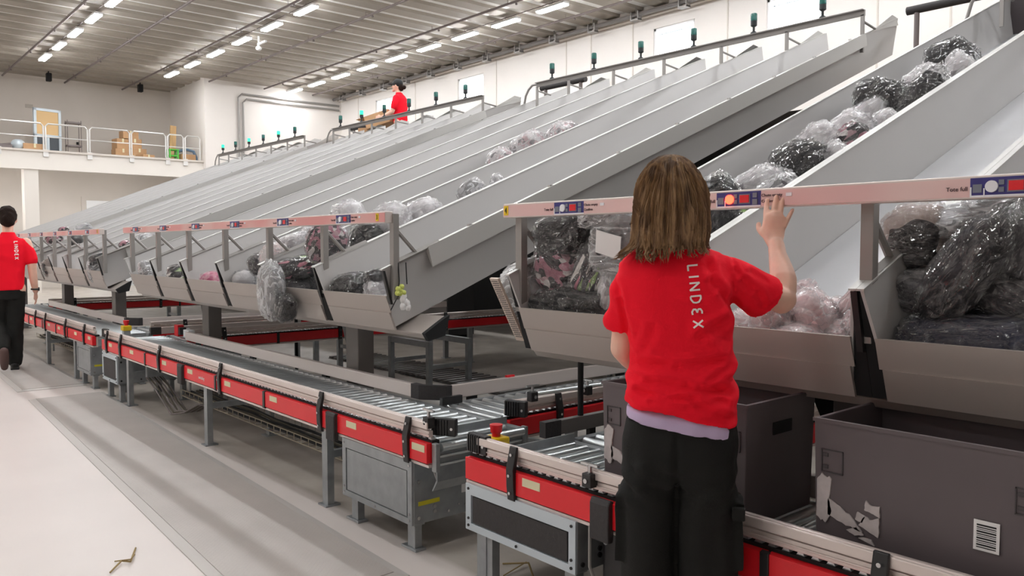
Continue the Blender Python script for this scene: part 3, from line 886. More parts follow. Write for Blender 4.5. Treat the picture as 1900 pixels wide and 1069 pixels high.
def conveyor(label, L, width, loc, rz, brackets, joints, pitch=0.078, guides=True, legs=(), stickers=(), roller_end=None, g0=0.0, wordmark=None, rollers_from=0.0, plate_at=None, closed_back=True, wide=()):
    """local frame: x along the run, y from the operator face (0) to the back (width), z up"""
    t = thing('roller_conveyor', label, 'conveyor', loc, rz, 'roller conveyors round the chutes')
    # side profiles
    MB().prism([(0.0, 0.428), (0.045, 0.428), (0.045, 0.53), (0.03, 0.53), (0.03, 0.44), (0.0, 0.44)], 'x', 0, L).build('front_profile', M['alu'], t)
    MB().prism([(width - 0.04, 0.44), (width, 0.44), (width, 0.532), (width - 0.04, 0.532)], 'x', 0, L).build('back_profile', M['galv'], t)
    # red panels between the joints
    js = [0.0] + sorted(joints) + [L]
    for a, b in zip(js[:-1], js[1:]):
        MB().box(a + 0.004, b - 0.004, -0.008, 0.028, 0.447, 0.538).build('red_panel', M['red'], t, bevel=0.002)
    for j in joints:
        MB().prism([(-0.014, 0.44), (-0.005, 0.435), (0.0, 0.44), (0.0, 0.545), (-0.014, 0.54)], 'x', j - 0.014, j + 0.014).build('joint_clip', M['black'], t, bevel=0.002)
    for j in wide:
        w = MB().prism([(-0.03, 0.40), (0.0, 0.40), (0.0, 0.545), (-0.02, 0.55), (-0.03, 0.53)], 'x', j - 0.045, j + 0.045)
        w.build('drive_cover', M['rubber'], t, bevel=0.006)
    # black housing strip with bright roller heads above the red panels
    MB().box(0.0, L, 0.02, 0.06, 0.532, 0.548).build('roller_seat', M['blackm'], t)
    mb = MB()
    k = int(L / 0.045)
    for i in range(k):
        x = 0.02 + i * 0.045
        mb.prism([(x - .014, 0.546), (x - .006, 0.560), (x + .006, 0.560), (x + .014, 0.546)], 'y', 0.028, 0.052)
    mb.build('roller_heads', M['chrome'], t)
    # rollers
    n = int((L - rollers_from - 0.03) / pitch)
    rm = None
    for i in range(n):
        x = rollers_from + 0.04 + i * pitch
        if rm is None:
            o = MB().tube([(0, 0.06, 0), (0, width - 0.04, 0)], 0.021, 12).build('roller', M['chrome'], t, True)
            rm = o.data
        else:
            o = bpy.data.objects.new('roller', rm); C.objects.link(o); o.parent = t
        o.location = (x, 0, 0.516)
    if plate_at is not None:
        MB().box(plate_at, plate_at + 0.006, 0.11, width - 0.02, 0.535, 0.572).build('stop_plate', M['galv'], t)
    # twin guide profiles
    if guides:
        g = MB().box(g0, L - 0.02, 0.004, 0.034, 0.596, 0.628).box(g0, L - 0.02, 0.012, 0.03, 0.606, 0.632)
        g.build('guide_profile_upper', M['alu'], t, bevel=0.004)
        MB().box(g0, L - 0.02, 0.016, 0.04, 0.560, 0.590).box(g0, L - 0.02, 0.010, 0.02, 0.572, 0.578).build('guide_profile_lower', M['alu'], t, bevel=0.003)
        for bx_ in brackets:
            br = MB().prism([(0.0, 0.42), (-0.016, 0.425), (-0.022, 0.48), (-0.024, 0.55), (-0.012, 0.60), (-0.004, 0.636), (0.006, 0.636), (0.004, 0.60), (-0.004, 0.55), (-0.004, 0.48)], 'x', bx_ - 0.021, bx_ + 0.021)
            br = br.build('bracket', M['black'], t, bevel=0.003)
            for z, y in ((0.455, -0.022), (0.525, -0.026), (0.605, -0.014)):
                MB().tube([(bx_, y + 0.002, z), (bx_, y - 0.004, z)], 0.0065, 8).build('bolt', M['steel'], br)
    for sx in stickers:
        MB().box(sx, sx + 0.10, -0.0095, -0.008, 0.495, 0.527).build('cream_label', M['label'], t)
    if wordmark is not None:
        text_obj('maker_name', 'swisslog', 0.034, M['print'], t, (wordmark, -0.0095, 0.492), (math.pi / 2, 0, 0))
    # legs: galvanised channel posts with feet, in pairs with a tie
    for lx in legs:
        lg = MB().prism([(lx - 0.03, 0.03), (lx + 0.03, 0.03), (lx + 0.03, 0.07), (lx + 0.022, 0.07), (lx + 0.022, 0.038), (lx - 0.022, 0.038), (lx - 0.022, 0.07), (lx - 0.03, 0.07)], 'z', 0.008, 0.44)
        lg.box(lx - 0.045, lx + 0.045, 0.01, 0.10, 0.0, 0.008)
        lg.build('leg', M['galv'], t)
        y2 = width
        MB().prism([(lx - 0.03, y2 - 0.07), (lx + 0.03, y2 - 0.07), (lx + 0.03, y2 - 0.03), (lx - 0.03, y2 - 0.03)], 'z', 0.008, 0.44).box(lx - 0.045, lx + 0.045, y2 - 0.1, y2 - 0.01, 0, 0.008).build('leg', M['galv'], t)
        MB().box(lx - 0.015, lx + 0.015, 0.07, y2 - 0.07, 0.26, 0.30).build('leg_tie', M['galv'], t)
    return t


YF = 2.05
WD = 0.56
A0, A1 = -8.30, -2.94
convA = conveyor('long red-sided roller conveyor in the middle, ending at the galvanised drive box', A1 - A0, WD, (A0, YF, 0), 0,
                 [x - A0 for x in (-8.12, -7.68, -6.62, -5.36, -3.94, -3.10)], [x - A0 for x in (-6.98, -6.18, -4.66, -3.86, -5.44)], legs=[x - A0 for x in (-7.62, -5.74, -3.97)],
                 stickers=[x - A0 for x in (-8.05, -7.4, -6.55, -5.98, -5.28, -4.58, -3.66, -3.06)], wordmark=-5.70 - A0, wide=[x - A0 for x in (-6.10, -3.80)], plate_at=A1 - A0 - 0.10)
B0, B1 = -2.665, 0.6
convB = conveyor('nearest red-sided roller conveyor, carrying the grey totes past the woman', B1 - B0, WD, (B0, YF, 0), 0,
                 [x - B0 for x in (-2.36, -0.92, 0.3)], [x - B0 for x in (-1.25, 0.0)], legs=[x - B0 for x in (-2.56, -0.3)],
                 stickers=[x - B0 for x in (-2.30,)], wide=[x - B0 for x in (-1.88,)], g0=0.06, plate_at=0.10)
C0, C1 = -14.10, -8.64
convC = conveyor('far red-sided roller conveyor beside the walking man', C1 - C0, WD, (C0, YF, 0), 0,
                 [x - C0 for x in (-13.2, -12.2, -11.3, -10.75, -9.75, -8.95)], [x - C0 for x in (-12.8, -11.7, -10.9, -10.2, -9.65)], legs=[x - C0 for x in (-13.4, -10.9, -9.55)],
                 stickers=[x - C0 for x in (-11.6, -10.6, -10.1, -9.35, -8.8)])


def cross(xr, label, y1=7.0, legs=(0.5, 1.9, 3.4)):
    # run goes away from the camera (+y); its red face looks to +x
    return conveyor(label, y1 - 2.64, 0.60, (xr, 2.64, 0), math.pi / 2, [0.35, 1.6, 3.0], [0.9, 1.9, 2.9], legs=legs, pitch=0.085)


cross(-3.08, 'cross roller conveyor running back under the gap between near and middle bank')
cross(-7.72, 'cross roller conveyor running back under the middle bank')
cross(-2.02, 'cross roller conveyor running back behind the grey totes')
cross(-8.80, 'cross roller conveyor running back at the black corner left of the middle bank', 5.6, (0.5, 1.9))
cross(-13.6, 'cross roller conveyor running back under the far bank', 6.6, (0.5, 1.9))


# drive boxes under the conveyor ends
def drive_box(label, x0, x1, z0, z1, front, end_labels, y1=2.58):
    t = thing('drive_box', label, 'machine box', (x0, 2.045, 0), 0, 'drive boxes under the conveyor ends')
    w = x1 - x0; dpt = y1 - 2.045
    MB().box(0, w, 0.004, dpt, z0, z1).build('housing', M['galv'], t, bevel=0.004)
    f = MB().box(0.0, 0.035, -0.006, 0.004, z0, z1).box(w - 0.035, w, -0.006, 0.004, z0, z1).box(0.035, w - 0.035, -0.006, 0.004, z0, z0 + 0.03).box(0.035, w - 0.035, -0.006, 0.004, z1 - 0.045, z1)
    f.build('front_frame', M['glassy'] if front == 'black' else M['galv'], t)
    MB().box(0.045, w - 0.045, -0.004, 0.004, z0 + 0.035, z1 - 0.05).build('front_cover', M['rubber'] if front == 'black' else M['galv'], t)
    for (x, z) in ((0.02, z0 + 0.02), (w - 0.02, z0 + 0.02), (0.02, z1 - 0.02), (w - 0.02, z1 - 0.02), (w / 2, z0 + 0.014), (0.02, z0 + 0.05), (w - 0.02, z0 + 0.05)):
        MB().tube([(x, -0.006, z), (x, -0.010, z)], 0.006, 8).build('screw', M['black'] if front == 'black' else M['steel'], t)
    # right end with slotted bracket, bolts and stickers
    for (y, z, r) in ((0.03, z0 + 0.03, .009), (0.03, z0 + 0.20, .009), (0.12, z0 + 0.045, .01), (0.12, z0 + 0.07, .01), (0.20, z0 + 0.03, .007), (0.26, z0 + 0.05, .005), (0.30, z0 + 0.04, .005), (0.34, z0 + 0.05, .005), (0.4, z0 + 0.06, .006)):
        MB().tube([(w, y, z), (w + 0.006, y, z)], r, 10).build('end_bolt', M['steel'] if end_labels else M['black'], t)
    if end_labels:
        MB().box(w, w + 0.0015, 0.28, 0.40, z0 + 0.10, z0 + 0.15).build('white_sticker', M['paper'], t)
        MB().box(w, w + 0.0015, 0.03, 0.15, z0 + 0.085, z0 + 0.105).build('yellow_sticker', mat('yellow_sticker', (206, 196, 40), 0.5), t)
        MB().prism([(0.10, z1 - 0.03), (0.14, z1 - 0.13), (0.17, z1 - 0.145), (0.42, z1 - 0.10), (dpt, z1 - 0.08), (dpt, z1 + 0.0), (0.10, z1 + 0.0)], 'x', w, w + 0.008).build('end_plate', M['sheet'], t)
    for lx, ly in ((0.06, 0.05), (w - 0.06, 0.05), (0.06, dpt - 0.05), (w - 0.06, dpt - 0.05)):
        g = MB().box(lx - 0.03, lx + 0.03, ly - 0.02, ly + 0.02, 0.012, z0).box(lx - 0.07, lx + 0.05, ly - 0.03, ly + 0.03, 0, 0.012).box(lx - 0.06, lx + 0.04, ly - 0.03, ly + 0.03, z0 - 0.015, z0)
        g.build('leg', M['galv'], t, bevel=0.002)
    return t


drive_box('galvanised drive box under the right end of the middle conveyor', -3.70, -3.06, 0.135, 0.432, 'grey', True)
drive_box('light framed drive box with black cover under the start of the nearest conveyor', -2.655, -2.01, 0.235, 0.430, 'black', False)
drive_box('far galvanised drive box under the right end of the far conveyor', -9.25, -8.72, 0.14, 0.43, 'grey', True)
drive_box('far framed drive box with dark cover at the start of the middle conveyor', -8.28, -7.80, 0.17, 0.43, 'black', False)

# end blocks, end cap and emergency stops
def estop(x, y, z, label):
    t = thing('emergency_stop', label, 'button', (x, y, z), 0, 'emergency stops on the conveyors')
    MB().box(-0.045, 0.045, -0.04, 0.04, 0, 0.05).build('yellow_housing', M['yellow'], t, bevel=0.008)
    MB().tube([(0, 0, 0.05), (0, 0, 0.065), (0, 0, 0.067), (0, 0, 0.10)], [0.018, 0.018, 0.024, 0.028], 16).build('red_button', M['red'], t, True)


estop(-2.60, 2.16, 0.568, 'yellow emergency stop with red mushroom button at the start of the nearest conveyor')
tag(MB().box(-2.675, -2.667, 2.12, 2.20, 0.43, 0.568).box(-2.675, -2.55, 2.12, 2.20, 0.562, 0.568).build('stop_bracket', M['galv'], None), 'small steel bracket carrying the emergency stop of the nearest conveyor', 'bracket')
estop(-8.36, 2.28, 0.60, 'far emergency stop between the far and the middle conveyor')
tag(MB().box(-8.39, -8.33, 2.25, 2.31, 0.0, 0.60).build('stop_bracket', M['galv'], None), 'small steel bracket carrying the far emergency stop', 'bracket')


def end_block(x, y, label, rz=0):
    t = thing('guide_end_block', label, 'end block', (x, y, 0.594), rz, 'ribbed black end blocks of the guide rails')
    mb = MB().box(-0.05, 0.07, -0.012, 0.02, -0.035, 0.045)
    mb.build('block_body', M['black'], t, bevel=0.004)
    mb = MB()
    for i in range(6): mb.box(-0.046 + i * 0.014, -0.039 + i * 0.014, -0.018, -0.012, -0.03, 0.04)
    mb.build('ribs', M['black'], t)
    MB().tube([(0.052, -0.012, 0), (0.052, -0.017, 0)], 0.007, 8).build('bolt', M['steel'], t)


end_block(B0 + 0.05, YF + 0.02, 'ribbed black end block on the left end of the nearest conveyor rail')
end_block(A1 - 0.02, YF + 0.09, 'ribbed black end block on the right end of the middle conveyor rail', 0.5)
end_block(-3.06, 2.66, 'ribbed black end block at the corner of the cross conveyor', 0.35)
end_block(A0 + 0.02, YF + 0.02, 'ribbed black end block on the left end of the middle conveyor rail')

# adjustable clamps of the guide rods
def clamp(x, y, z, label, rz=0, rod=None):
    t = thing('rod_clamp', label, 'clamp', (x, y, z), rz, 'rod clamps on the guides')
    MB().box(-0.022, 0.022, -0.02, 0.02, -0.03, 0.02).build('clamp_body', M['black'], t, bevel=0.004)
    MB().tube([(0, 0, 0.02), (0, 0, 0.05)], 0.008, 8).box(-0.04, 0.04, -0.006, 0.006, 0.046, 0.054).build('clamp_screw', M['steel'], t)
    MB().tube([(0, -0.02, -0.005), (0, -0.026, -0.005)], 0.009, 8).build('bolt', M['steel'], t)
    if rod:
        MB().tube([(0, 0.02, 0), rod], 0.011, 10).build('guide_rod', M['chrome'], t, True)


clamp(-1.95, YF + 0.0, 0.60, 'black clamp with a steel screw on the nearest conveyor rail, left of the woman')
clamp(-2.98, YF + 0.03, 0.63, 'black clamp at the right end of the middle conveyor')
clamp(-3.02, 2.75, 0.66, 'black clamp with long steel rod at the corner of the cross conveyor', math.pi / 2 - 0.05, (0.9, 0.02, 0))
clamp(-3.02, 3.15, 0.645, 'second black clamp further along the cross conveyor rod', 0)
for (x, y, rz, l) in ((-3.62, 2.68, 1.57, 'short black stop bar at the near end of the cross conveyor rollers'), (-3.14, 3.6, 0.2, 'short black stop bar on the cross conveyor, middle one'), (-3.2, 4.25, 0.2, 'short black stop bar on the cross conveyor, far one')):
    tag(MB().box(-0.07, 0.07, -0.012, 0.012, 0.536, 0.58, Matrix.LocRotScale(Vector((x, y, 0)), Euler((0, 0, rz)), None)).build('stop_bar', M['black']), l, 'stop bar', 'stop bars on the cross conveyor')
t = thing('end_sheet', 'blue-grey end sheet with bright rollers closing the right end of the middle conveyor', 'end sheet', (0, 0, 0))
MB().prism([(-2.938, 0.50), (-2.930, 0.50), (-2.930, 0.36), (-2.965, 0.31), (-2.972, 0.31), (-2.938, 0.365)], 'y', 2.09, 2.60).build('sheet', M['galv'], t)
MB().tube([(-2.915, 2.10, 0.518), (-2.915, 2.59, 0.518)], 0.019, 14).build('roller', M['chrome'], t, True)
for z in (0.474, 0.437):
    MB().tube([(-2.926, 2.10, z), (-2.926, 2.59, z)], 0.0065, 8).build('bright_rod', M['chrome'], t, True)
MB().box(-2.938, -2.905, 2.065, 2.09, 0.41, 0.54).build('bearing_plate', M['galv'], t, bevel=0.004)
MB().box(-2.938, -2.905, 2.60, 2.615, 0.41, 0.54).build('bearing_plate', M['galv'], t)

# inner side guards with black rubber corners
def guard(x0, x1, yb, xc, label):
    t = thing('side_guard', label, 'guard rail', (0, 0, 0), 0, 'side guards inside the conveyor loops')
    z0, z1 = 0.545, 0.622
    prof = lambda a, b: None
    MB().box(x0, x1 - 0.10, yb, yb + 0.035, z0, z1).build('guard_rail_long', M['alu'], t, bevel=0.004)
    MB().box(xc, xc + 0.035, yb + 0.14, 6.9, z0, z1).build('guard_rail_back', M['alu'], t, bevel=0.004)
    MB().prism([(x1 - 0.10, yb - 0.003), (x1 - 0.02, yb - 0.003), (x1 + 0.012, yb + 0.02), (xc + 0.038, yb + 0.10), (xc + 0.038, yb + 0.14), (xc - 0.003, yb + 0.14), (xc - 0.003, yb + 0.105), (x1 - 0.03, yb + 0.038), (x1 - 0.10, yb + 0.038)], 'z', z0 - 0.003, z1 + 0.003).build('rubber_corner', M['rubber'], t)
    n = int((x1 - x0) / 1.2)
    for i in range(n):
        x = x0 + 0.3 + i * 1.2
        MB().box(x - 0.03, x + 0.03, yb - 0.0, yb + 0.03, 0.50, z0).build('guard_foot', M['blackm'], t)
    for i in range(3):
        y = yb + 0.3 + i * 1.3
        MB().box(xc, xc + 0.03, y - 0.03, y + 0.03, 0.50, z0).build('guard_foot', M['blackm'], t)


guard(-7.66, -3.80, 2.60, -3.73, 'aluminium side guard with black corner along the back of the middle conveyor')
guard(-1.96, 0.6, 2.60, 3.0, 'aluminium side guard behind the nearest conveyor')
guard(-13.4, -9.50, 2.60, -9.45, 'aluminium side guard with black corner along the back of the far conveyor')

for (x, l) in ((-8.36, 'short guard with black end piece left of the middle cross conveyor'), (-2.68, 'short guard with black end piece behind the emergency stop')):
    t = thing('short_guard', l, 'guard rail', (x, 2.5, 0.545), math.pi / 2 - 0.0)
    MB().box(0.08, 1.6, -0.02, 0.015, 0, 0.067).build('guard_bar', M['column'] if x > -3 else M['alu'], t, bevel=0.003)
    MB().box(0.0, 0.10, -0.023, 0.018, -0.003, 0.07).build('rubber_end', M['rubber'], t)
    MB().box(0.3, 0.34, -0.015, 0.01, -0.1, 0).build('guard_foot', M['blackm'], t)
tag(MB().tube([(-2.68, 2.75, 0.612), (-2.68, 2.75, 0.93)], 0.014, 8).build('black_pole', M['blackm']), 'thin black pole standing under the near chute lip', 'pole')
for x, y, l in ((-8.05, 3.9, 'left thin black pole under the middle bank'), (-8.55, 3.2, 'right thin black pole under the middle bank')):
    tag(MB().tube([(x, y, 0), (x, y, 1.3)], 0.018, 8).build('black_pole', M['blackm']), l, 'pole')
t = thing('sensor_unit', 'red and white sensor unit between the middle and far conveyor', 'sensor', (-8.0, 2.66, 0.55))
MB().box(-0.05, 0.05, -0.03, 0.03, 0, 0.11).build('red_body', M['red'], t, bevel=0.004)
MB().box(0.06, 0.11, -0.03, 0.03, 0.02, 0.09).build('black_socket', M['black'], t, bevel=0.004)
MB().box(0.2, 0.34, -0.03, 0.03, 0.01, 0.08).tube([(0.2, 0, 0.0), (0.21, 0, 0.06), (0.26, 0, 0.08)], 0.02, 8).box(0.26, 0.28, -0.01, 0.01, -0.55, 0.02).build('white_head', M['lamp_body'], t, bevel=0.004)
t = thing('sensor_unit', 'small red sensor on the side guard by its black corner', 'sensor', (-3.72, 3.2, 0.615))
MB().box(-0.012, 0.012, -0.03, 0.03, 0, 0.018).build('red_body', M['red'], t, bevel=0.003)


# wire cable trays
def tray(x0, x1, y0, y1, z, label):
    t = thing('cable_tray', label, 'cable tray', (0, 0, 0), 0, 'wire cable trays under the conveyors')
    mb = MB()
    for yy, zz in ((y0, z), (y0, z + 0.05), (y1, z), (y1, z + 0.05), ((y0 + y1) / 2, z)):
        mb.tube([(x0, yy, zz), (x1, yy, zz)], 0.0035, 5)
    x = x0
    while x < x1:
        mb.tube([(x, y0, z + 0.05), (x, y0, z), (x, y1, z), (x, y1, z + 0.05)], 0.003, 5)
        x += 0.1
    mb.build('wire_mesh', M['wire'], t)
    for j in range(5):
        pts = []
        yy = y0 + 0.03 + j * (y1 - y0 - 0.06) / 4
        for i in range(int((x1 - x0) / 0.25) + 1):
            pts.append((x0 + i * 0.25, yy + rng.uniform(-.015, .015), z + 0.014 + rng.uniform(0, .01)))
        MB().tube(pts, 0.010, 6).build('cable', M['cable'] if j % 2 else M['blackm'], t, True)
    for x in (x0 + 0.1, x1 - 0.1):
        MB().box(x - 0.01, x + 0.01, y0 + 0.02, y1 - 0.02, z - 0.02, z).box(x - 0.01, x + 0.01, y1 - 0.03, y1 - 0.01, 0, z).build('tray_foot', M['galv'], t)


tray(-6.9, -3.9, 2.30, 2.50, 0.17, 'wire tray with cables under the middle conveyor')
tray(-12.4, -9.6, 2.25, 2.45, 0.20, 'wire tray with cables under the far conveyor')
t = thing('cable_bundle', 'loose bundle of dusty cables sagging under the left of the middle conveyor', 'cables', (0, 0, 0))
for j in range(7):
    o = j * 0.022
    MB().tube([(-7.5, 2.2 + o, 0.26), (-7.2, 2.18 + o, 0.20 + 0.01 * (j % 3)), (-6.9, 2.16 + o, 0.12), (-6.7, 2.15 + o, 0.06 + 0.012 * (j % 3)), (-6.55, 2.2 + o, 0.09), (-6.4, 2.26 + o, 0.17), (-6.1, 2.3 + o * .8, 0.19)], 0.006, 6).build('cable', M['cable'] if j % 2 else M['pipe'], t, True)
MB().box(-7.45, -7.4, 2.18, 2.36, 0.27, 0.44).build('cable_hanger', M['galv'], t)
t = thing('tie_beam', 'galvanised tie beam lying low beneath the middle conveyor', 'beam', (0, 0, 0))
MB().box(-7.6, -6.1, 2.4, 2.44, 0.30, 0.36).build('beam', M['column'], t)
t = thing('hanging_cable', 'grey cable hanging below the nearest conveyor beside the woman', 'cable', (0, 0, 0))
MB().tube([(-1.93, 2.03, 0.44), (-1.92, 2.02, 0.3), (-1.88, 2.04, 0.18), (-1.78, 2.1, 0.09), (-1.6, 2.3, 0.02)], 0.006, 6).build('cable', M['post'], t, True)
t = thing('gear_motor', 'dark gearmotor unit under the nearest conveyor, left of the woman', 'motor', (-1.96, 2.12, 0))
MB().box(0, 0.28, 0.0, 0.40, 0.14, 0.425).build('motor_block', M['black'], t, bevel=0.02)
for (x, z) in ((0.03, 0.2), (0.03, 0.36), (0.10, 0.19), (0.10, 0.24), (0.03, 0.42 - .02)): MB().tube([(x, 0.002, z), (x, -0.01, z)], 0.009, 8).build('bolt', M['galv'], t)
for y in (0.06, 0.34): MB().box(0.1, 0.16, y - 0.02, y + 0.02, 0, 0.14).build('foot', M['galv'], t)
# low service boxes and stands behind, seen between the conveyors
for (x, y, w, dp, z0, z1, l, m_) in ((-5.9, 6.3, 0.9, 0.3, 0.30, 0.50, 'low galvanised motor box hanging behind the near gap', 'galv'), (-8.3, 3.0, 0.34, 0.2, 0.28, 0.44, 'white switch boxes row beneath the middle cross conveyor', 'galv')):
    t = thing('service_box', l, 'box', (x, y, 0))
    MB().box(0, w, 0, dp, z0, z1).build('box_body', M[m_], t, bevel=0.01)
    for xx in (0.05, w - 0.05): MB().box(xx - 0.02, xx + 0.02, dp / 2 - 0.02, dp / 2 + 0.02, 0, z0).build('foot', M['galv'], t)
for i, (x, y) in enumerate(((-7.0, 4.9), (-5.2, 6.6))):
    t = thing('steel_stand', 'low galvanised stand behind the column of the middle bank, %s one' % ('left', 'right')[i], 'stand', (x, y, 0))
    for dx in (-0.35, 0.35):
        for dy in (-0.25, 0.25): MB().box(dx - 0.025, dx + 0.025, dy - 0.025, dy + 0.025, 0, 0.46).build('leg', M['galv'], t)
    for yy in (-0.25, 0.25): MB().box(-0.37, 0.37, yy - 0.02, yy + 0.02, 0.40, 0.46).build('top_beam', M['galv'], t)
    for xx in (-0.35, 0.35): MB().box(xx - 0.01, xx + 0.01, -0.25, 0.25, 0.18, 0.22).build('tie', M['galv'], t)
# dark control cabinets deep under the far banks
for i, (x, w, h, l) in enumerate(((-19.6, 2.4, 1.25, 'farthest dark control cabinet in the shade under the chutes'), (-17.0, 2.4, 1.3, 'second farthest dark control cabinet in the shade under the chutes'),
                            (-14.4, 2.4, 1.25, 'third dark control cabinet from the far end under the chutes'), (-11.8, 2.0, 1.3, 'nearest dark control cabinet under the far bank'))):
    t = thing('control_cabinet', l, 'cabinet', (x, 7.2, 0), 0, 'dark cabinets under the chutes')
    MB().box(0, w, 0, 0.5, 0.06, h).build('cabinet_body', M['curtain'], t, bevel=0.01)
    MB().box(0.02, w / 2 - 0.01, -0.012, 0, 0.1, h - 0.03).build('door', M['column'], t)
    MB().box(w / 2 + 0.01, w - 0.02, -0.012, 0, 0.1, h - 0.03).build('door', M['column'], t)
    MB().box(0.05, w - 0.05, 0.03, 0.47, 0, 0.06).build('plinth', M['blackm'], t)
# floor grating bars far behind
t = thing('floor_grating', 'long ribbed cable cover lying on the floor behind the near gap', 'floor cover', (0, 0, 0))
mb = MB()
for i in range(46): mb.box(-9.2 + i * 0.11, -9.14 + i * 0.11, 4.9, 5.5, 0.004, 0.03)
mb.build('ribs', M['column'], t)
MB().box(-9.22, -4.1, 4.9, 5.5, 0, 0.006).build('base_sheet', M['rubber'], t)


# ================================================================== totes
def tote(label, x0, seed, residue=True, barcode=False):
    L, D_, H = 0.60, 0.41, 0.395
    t = thing('plastic_tote', label, 'tote', (x0, 2.15, 0.537), 0, 'grey totes on the nearest conveyor')
    th = 0.012
    mb = MB()
    # walls with slight taper, floor
    def ring(x0, x1, y0, y1, z): return [(x0, y0, z), (x1, y0, z), (x1, y1, z), (x0, y1, z)]
    o = 0.008
    R_ = [ring(o, L - o, o, D_ - o, 0), ring(0, L, 0, D_, H), ring(th, L - th, th, D_ - th, H), ring(o + th, L - o - th, o + th, D_ - o - th, 0.02)]
    mb.rings(R_)
    body = mb.build('tote_body', M['tote'], t, bevel=0.003)
    # rim and ribs
    mb = MB()
    mb.box(-0.003, L + 0.003, -0.004, 0.0, H - 0.01, H).box(L, L + 0.005, 0, D_, H - 0.01, H)
    mb.build('rim', M['tote'], t)
    # recessed squares on the long side
    for cx in (0.055, L - 0.055):
        f = MB()
        cz = H * 0.70
        f.box(cx - 0.032, cx + 0.032, -0.001, 0.006, cz + 0.03, cz + 0.033).box(cx - 0.032, cx + 0.032, -0.001, 0.006, cz - 0.033, cz - 0.03)
        f.box(cx - 0.032, cx - 0.029, -0.001, 0.006, cz - 0.033, cz + 0.033).box(cx + 0.029, cx + 0.032, -0.001, 0.006, cz - 0.033, cz + 0.033)
        f.box(cx - 0.026, cx - 0.012, -0.001, 0.006, cz + 0.012, cz + 0.022).box(cx - 0.026, cx - 0.012, -0.001, 0.006, cz - 0.022, cz - 0.012)
        f.build('latch_recess', mat('tote_plastic_dark', (66, 60, 62), 0.5), t)
    # hand hole on the right end
    MB().box(L - 0.006, L + 0.0015, D_ * 0.5 - 0.055, D_ * 0.5 + 0.055, H - 0.115, H - 0.075).build('hand_hole', M['blackm'], t)
    if residue:
        r_ = random.Random(seed)
        def patch(px, pz, w, h, pts):
            pp = []
            for i in range(len(pts)):
                (a, b), (c, d) = pts[i], pts[(i + 1) % len(pts)]
                for k in range(4):
                    e = 0.035 if k else 0.01
                    pp.append((a + (c - a) * k / 4 + r_.uniform(-e, e), b + (d - b) * k / 4 + r_.uniform(-e, e)))
            vs = [(px + a * w, -0.0015, pz + b * h) for a, b in pp]
            vs2 = [(v[0], 0.004, v[2]) for v in vs]
            n = len(vs)
            MB().add(vs + vs2, [tuple(range(n))[::-1]] + [(i, (i + 1) % n, n + (i + 1) % n, n + i) for i in range(n)]).build('paper_residue', M['residue'], t)
        patch(0.012, 0.10, 0.045, 0.14, [(0, 0.1), (0.6, 0), (1, 0.25), (0.8, 0.5), (0.95, 0.9), (0.3, 1), (0, 0.85)])
        patch(0.045, 0.10, 0.10, 0.07, [(0, 0.35), (0.55, 0.1), (1, 0), (0.7, 0.45), (0.35, 0.8), (0, 1)])
        patch(0.10, 0.085, 0.05, 0.025, [(0, 0.4), (0.5, 0), (1, 0.3), (0.6, 1)])
        patch(0.125, 0.125, 0.028, 0.028, [(0, 0.2), (0.7, 0), (1, 0.7), (0.2, 1)])
        patch(0.135, 0.095, 0.055, 0.055, [(0, 0.4), (0.8, 0.1), (1, 0), (1, 1), (0.6, 0.8), (0.3, 0.9)])
        patch(0.150, 0.15, 0.042, 0.04, [(0, 0.3), (0.5, 0.2), (1, 0), (1, 0.8), (0.4, 0.7), (0.1, 1)])
        patch(0.135, 0.07, 0.045, 0.016, [(0, 0.7), (1, 0), (0.8, 0.9), (0.3, 1)])
    if barcode:
        lb = MB().box(0.425, 0.483, -0.0015, 0.001, 0.135, 0.21).build('barcode_label', M['paper'], t)
        mb = MB()
        z = 0.142
        for i in range(11):
            h = (0.0025, 0.004, 0.0015)[i % 3]
            mb.box(0.432, 0.476, -0.0022, -0.0014, z, z + h); z += h + 0.0028
        mb.build('barcode_bars', M['inkb'], lb)
    return t


tote('large grey tote with torn paper residue and barcode label, lower right', -1.165, 3, True, True)
tote('grey tote with hand hole half hidden behind the woman', -1.985, 5, True, False)

# ================================================================== bagged clothes
def fbm(p, s, o=3):
    return noise.fractal(Vector(p) * s, 1.0, 2.0, o)


def base_blob(sub):
    bm = bmesh.new()
    bmesh.ops.create_icosphere(bm, subdivisions=sub, radius=1.0)
    co = np.array([v.co[:] for v in bm.verts])
    me = bpy.data.meshes.new('blob')
    bm.to_mesh(me); bm.free()
    return co, me


CO4, ME4 = base_blob(4)
CO5, ME5 = base_blob(5)


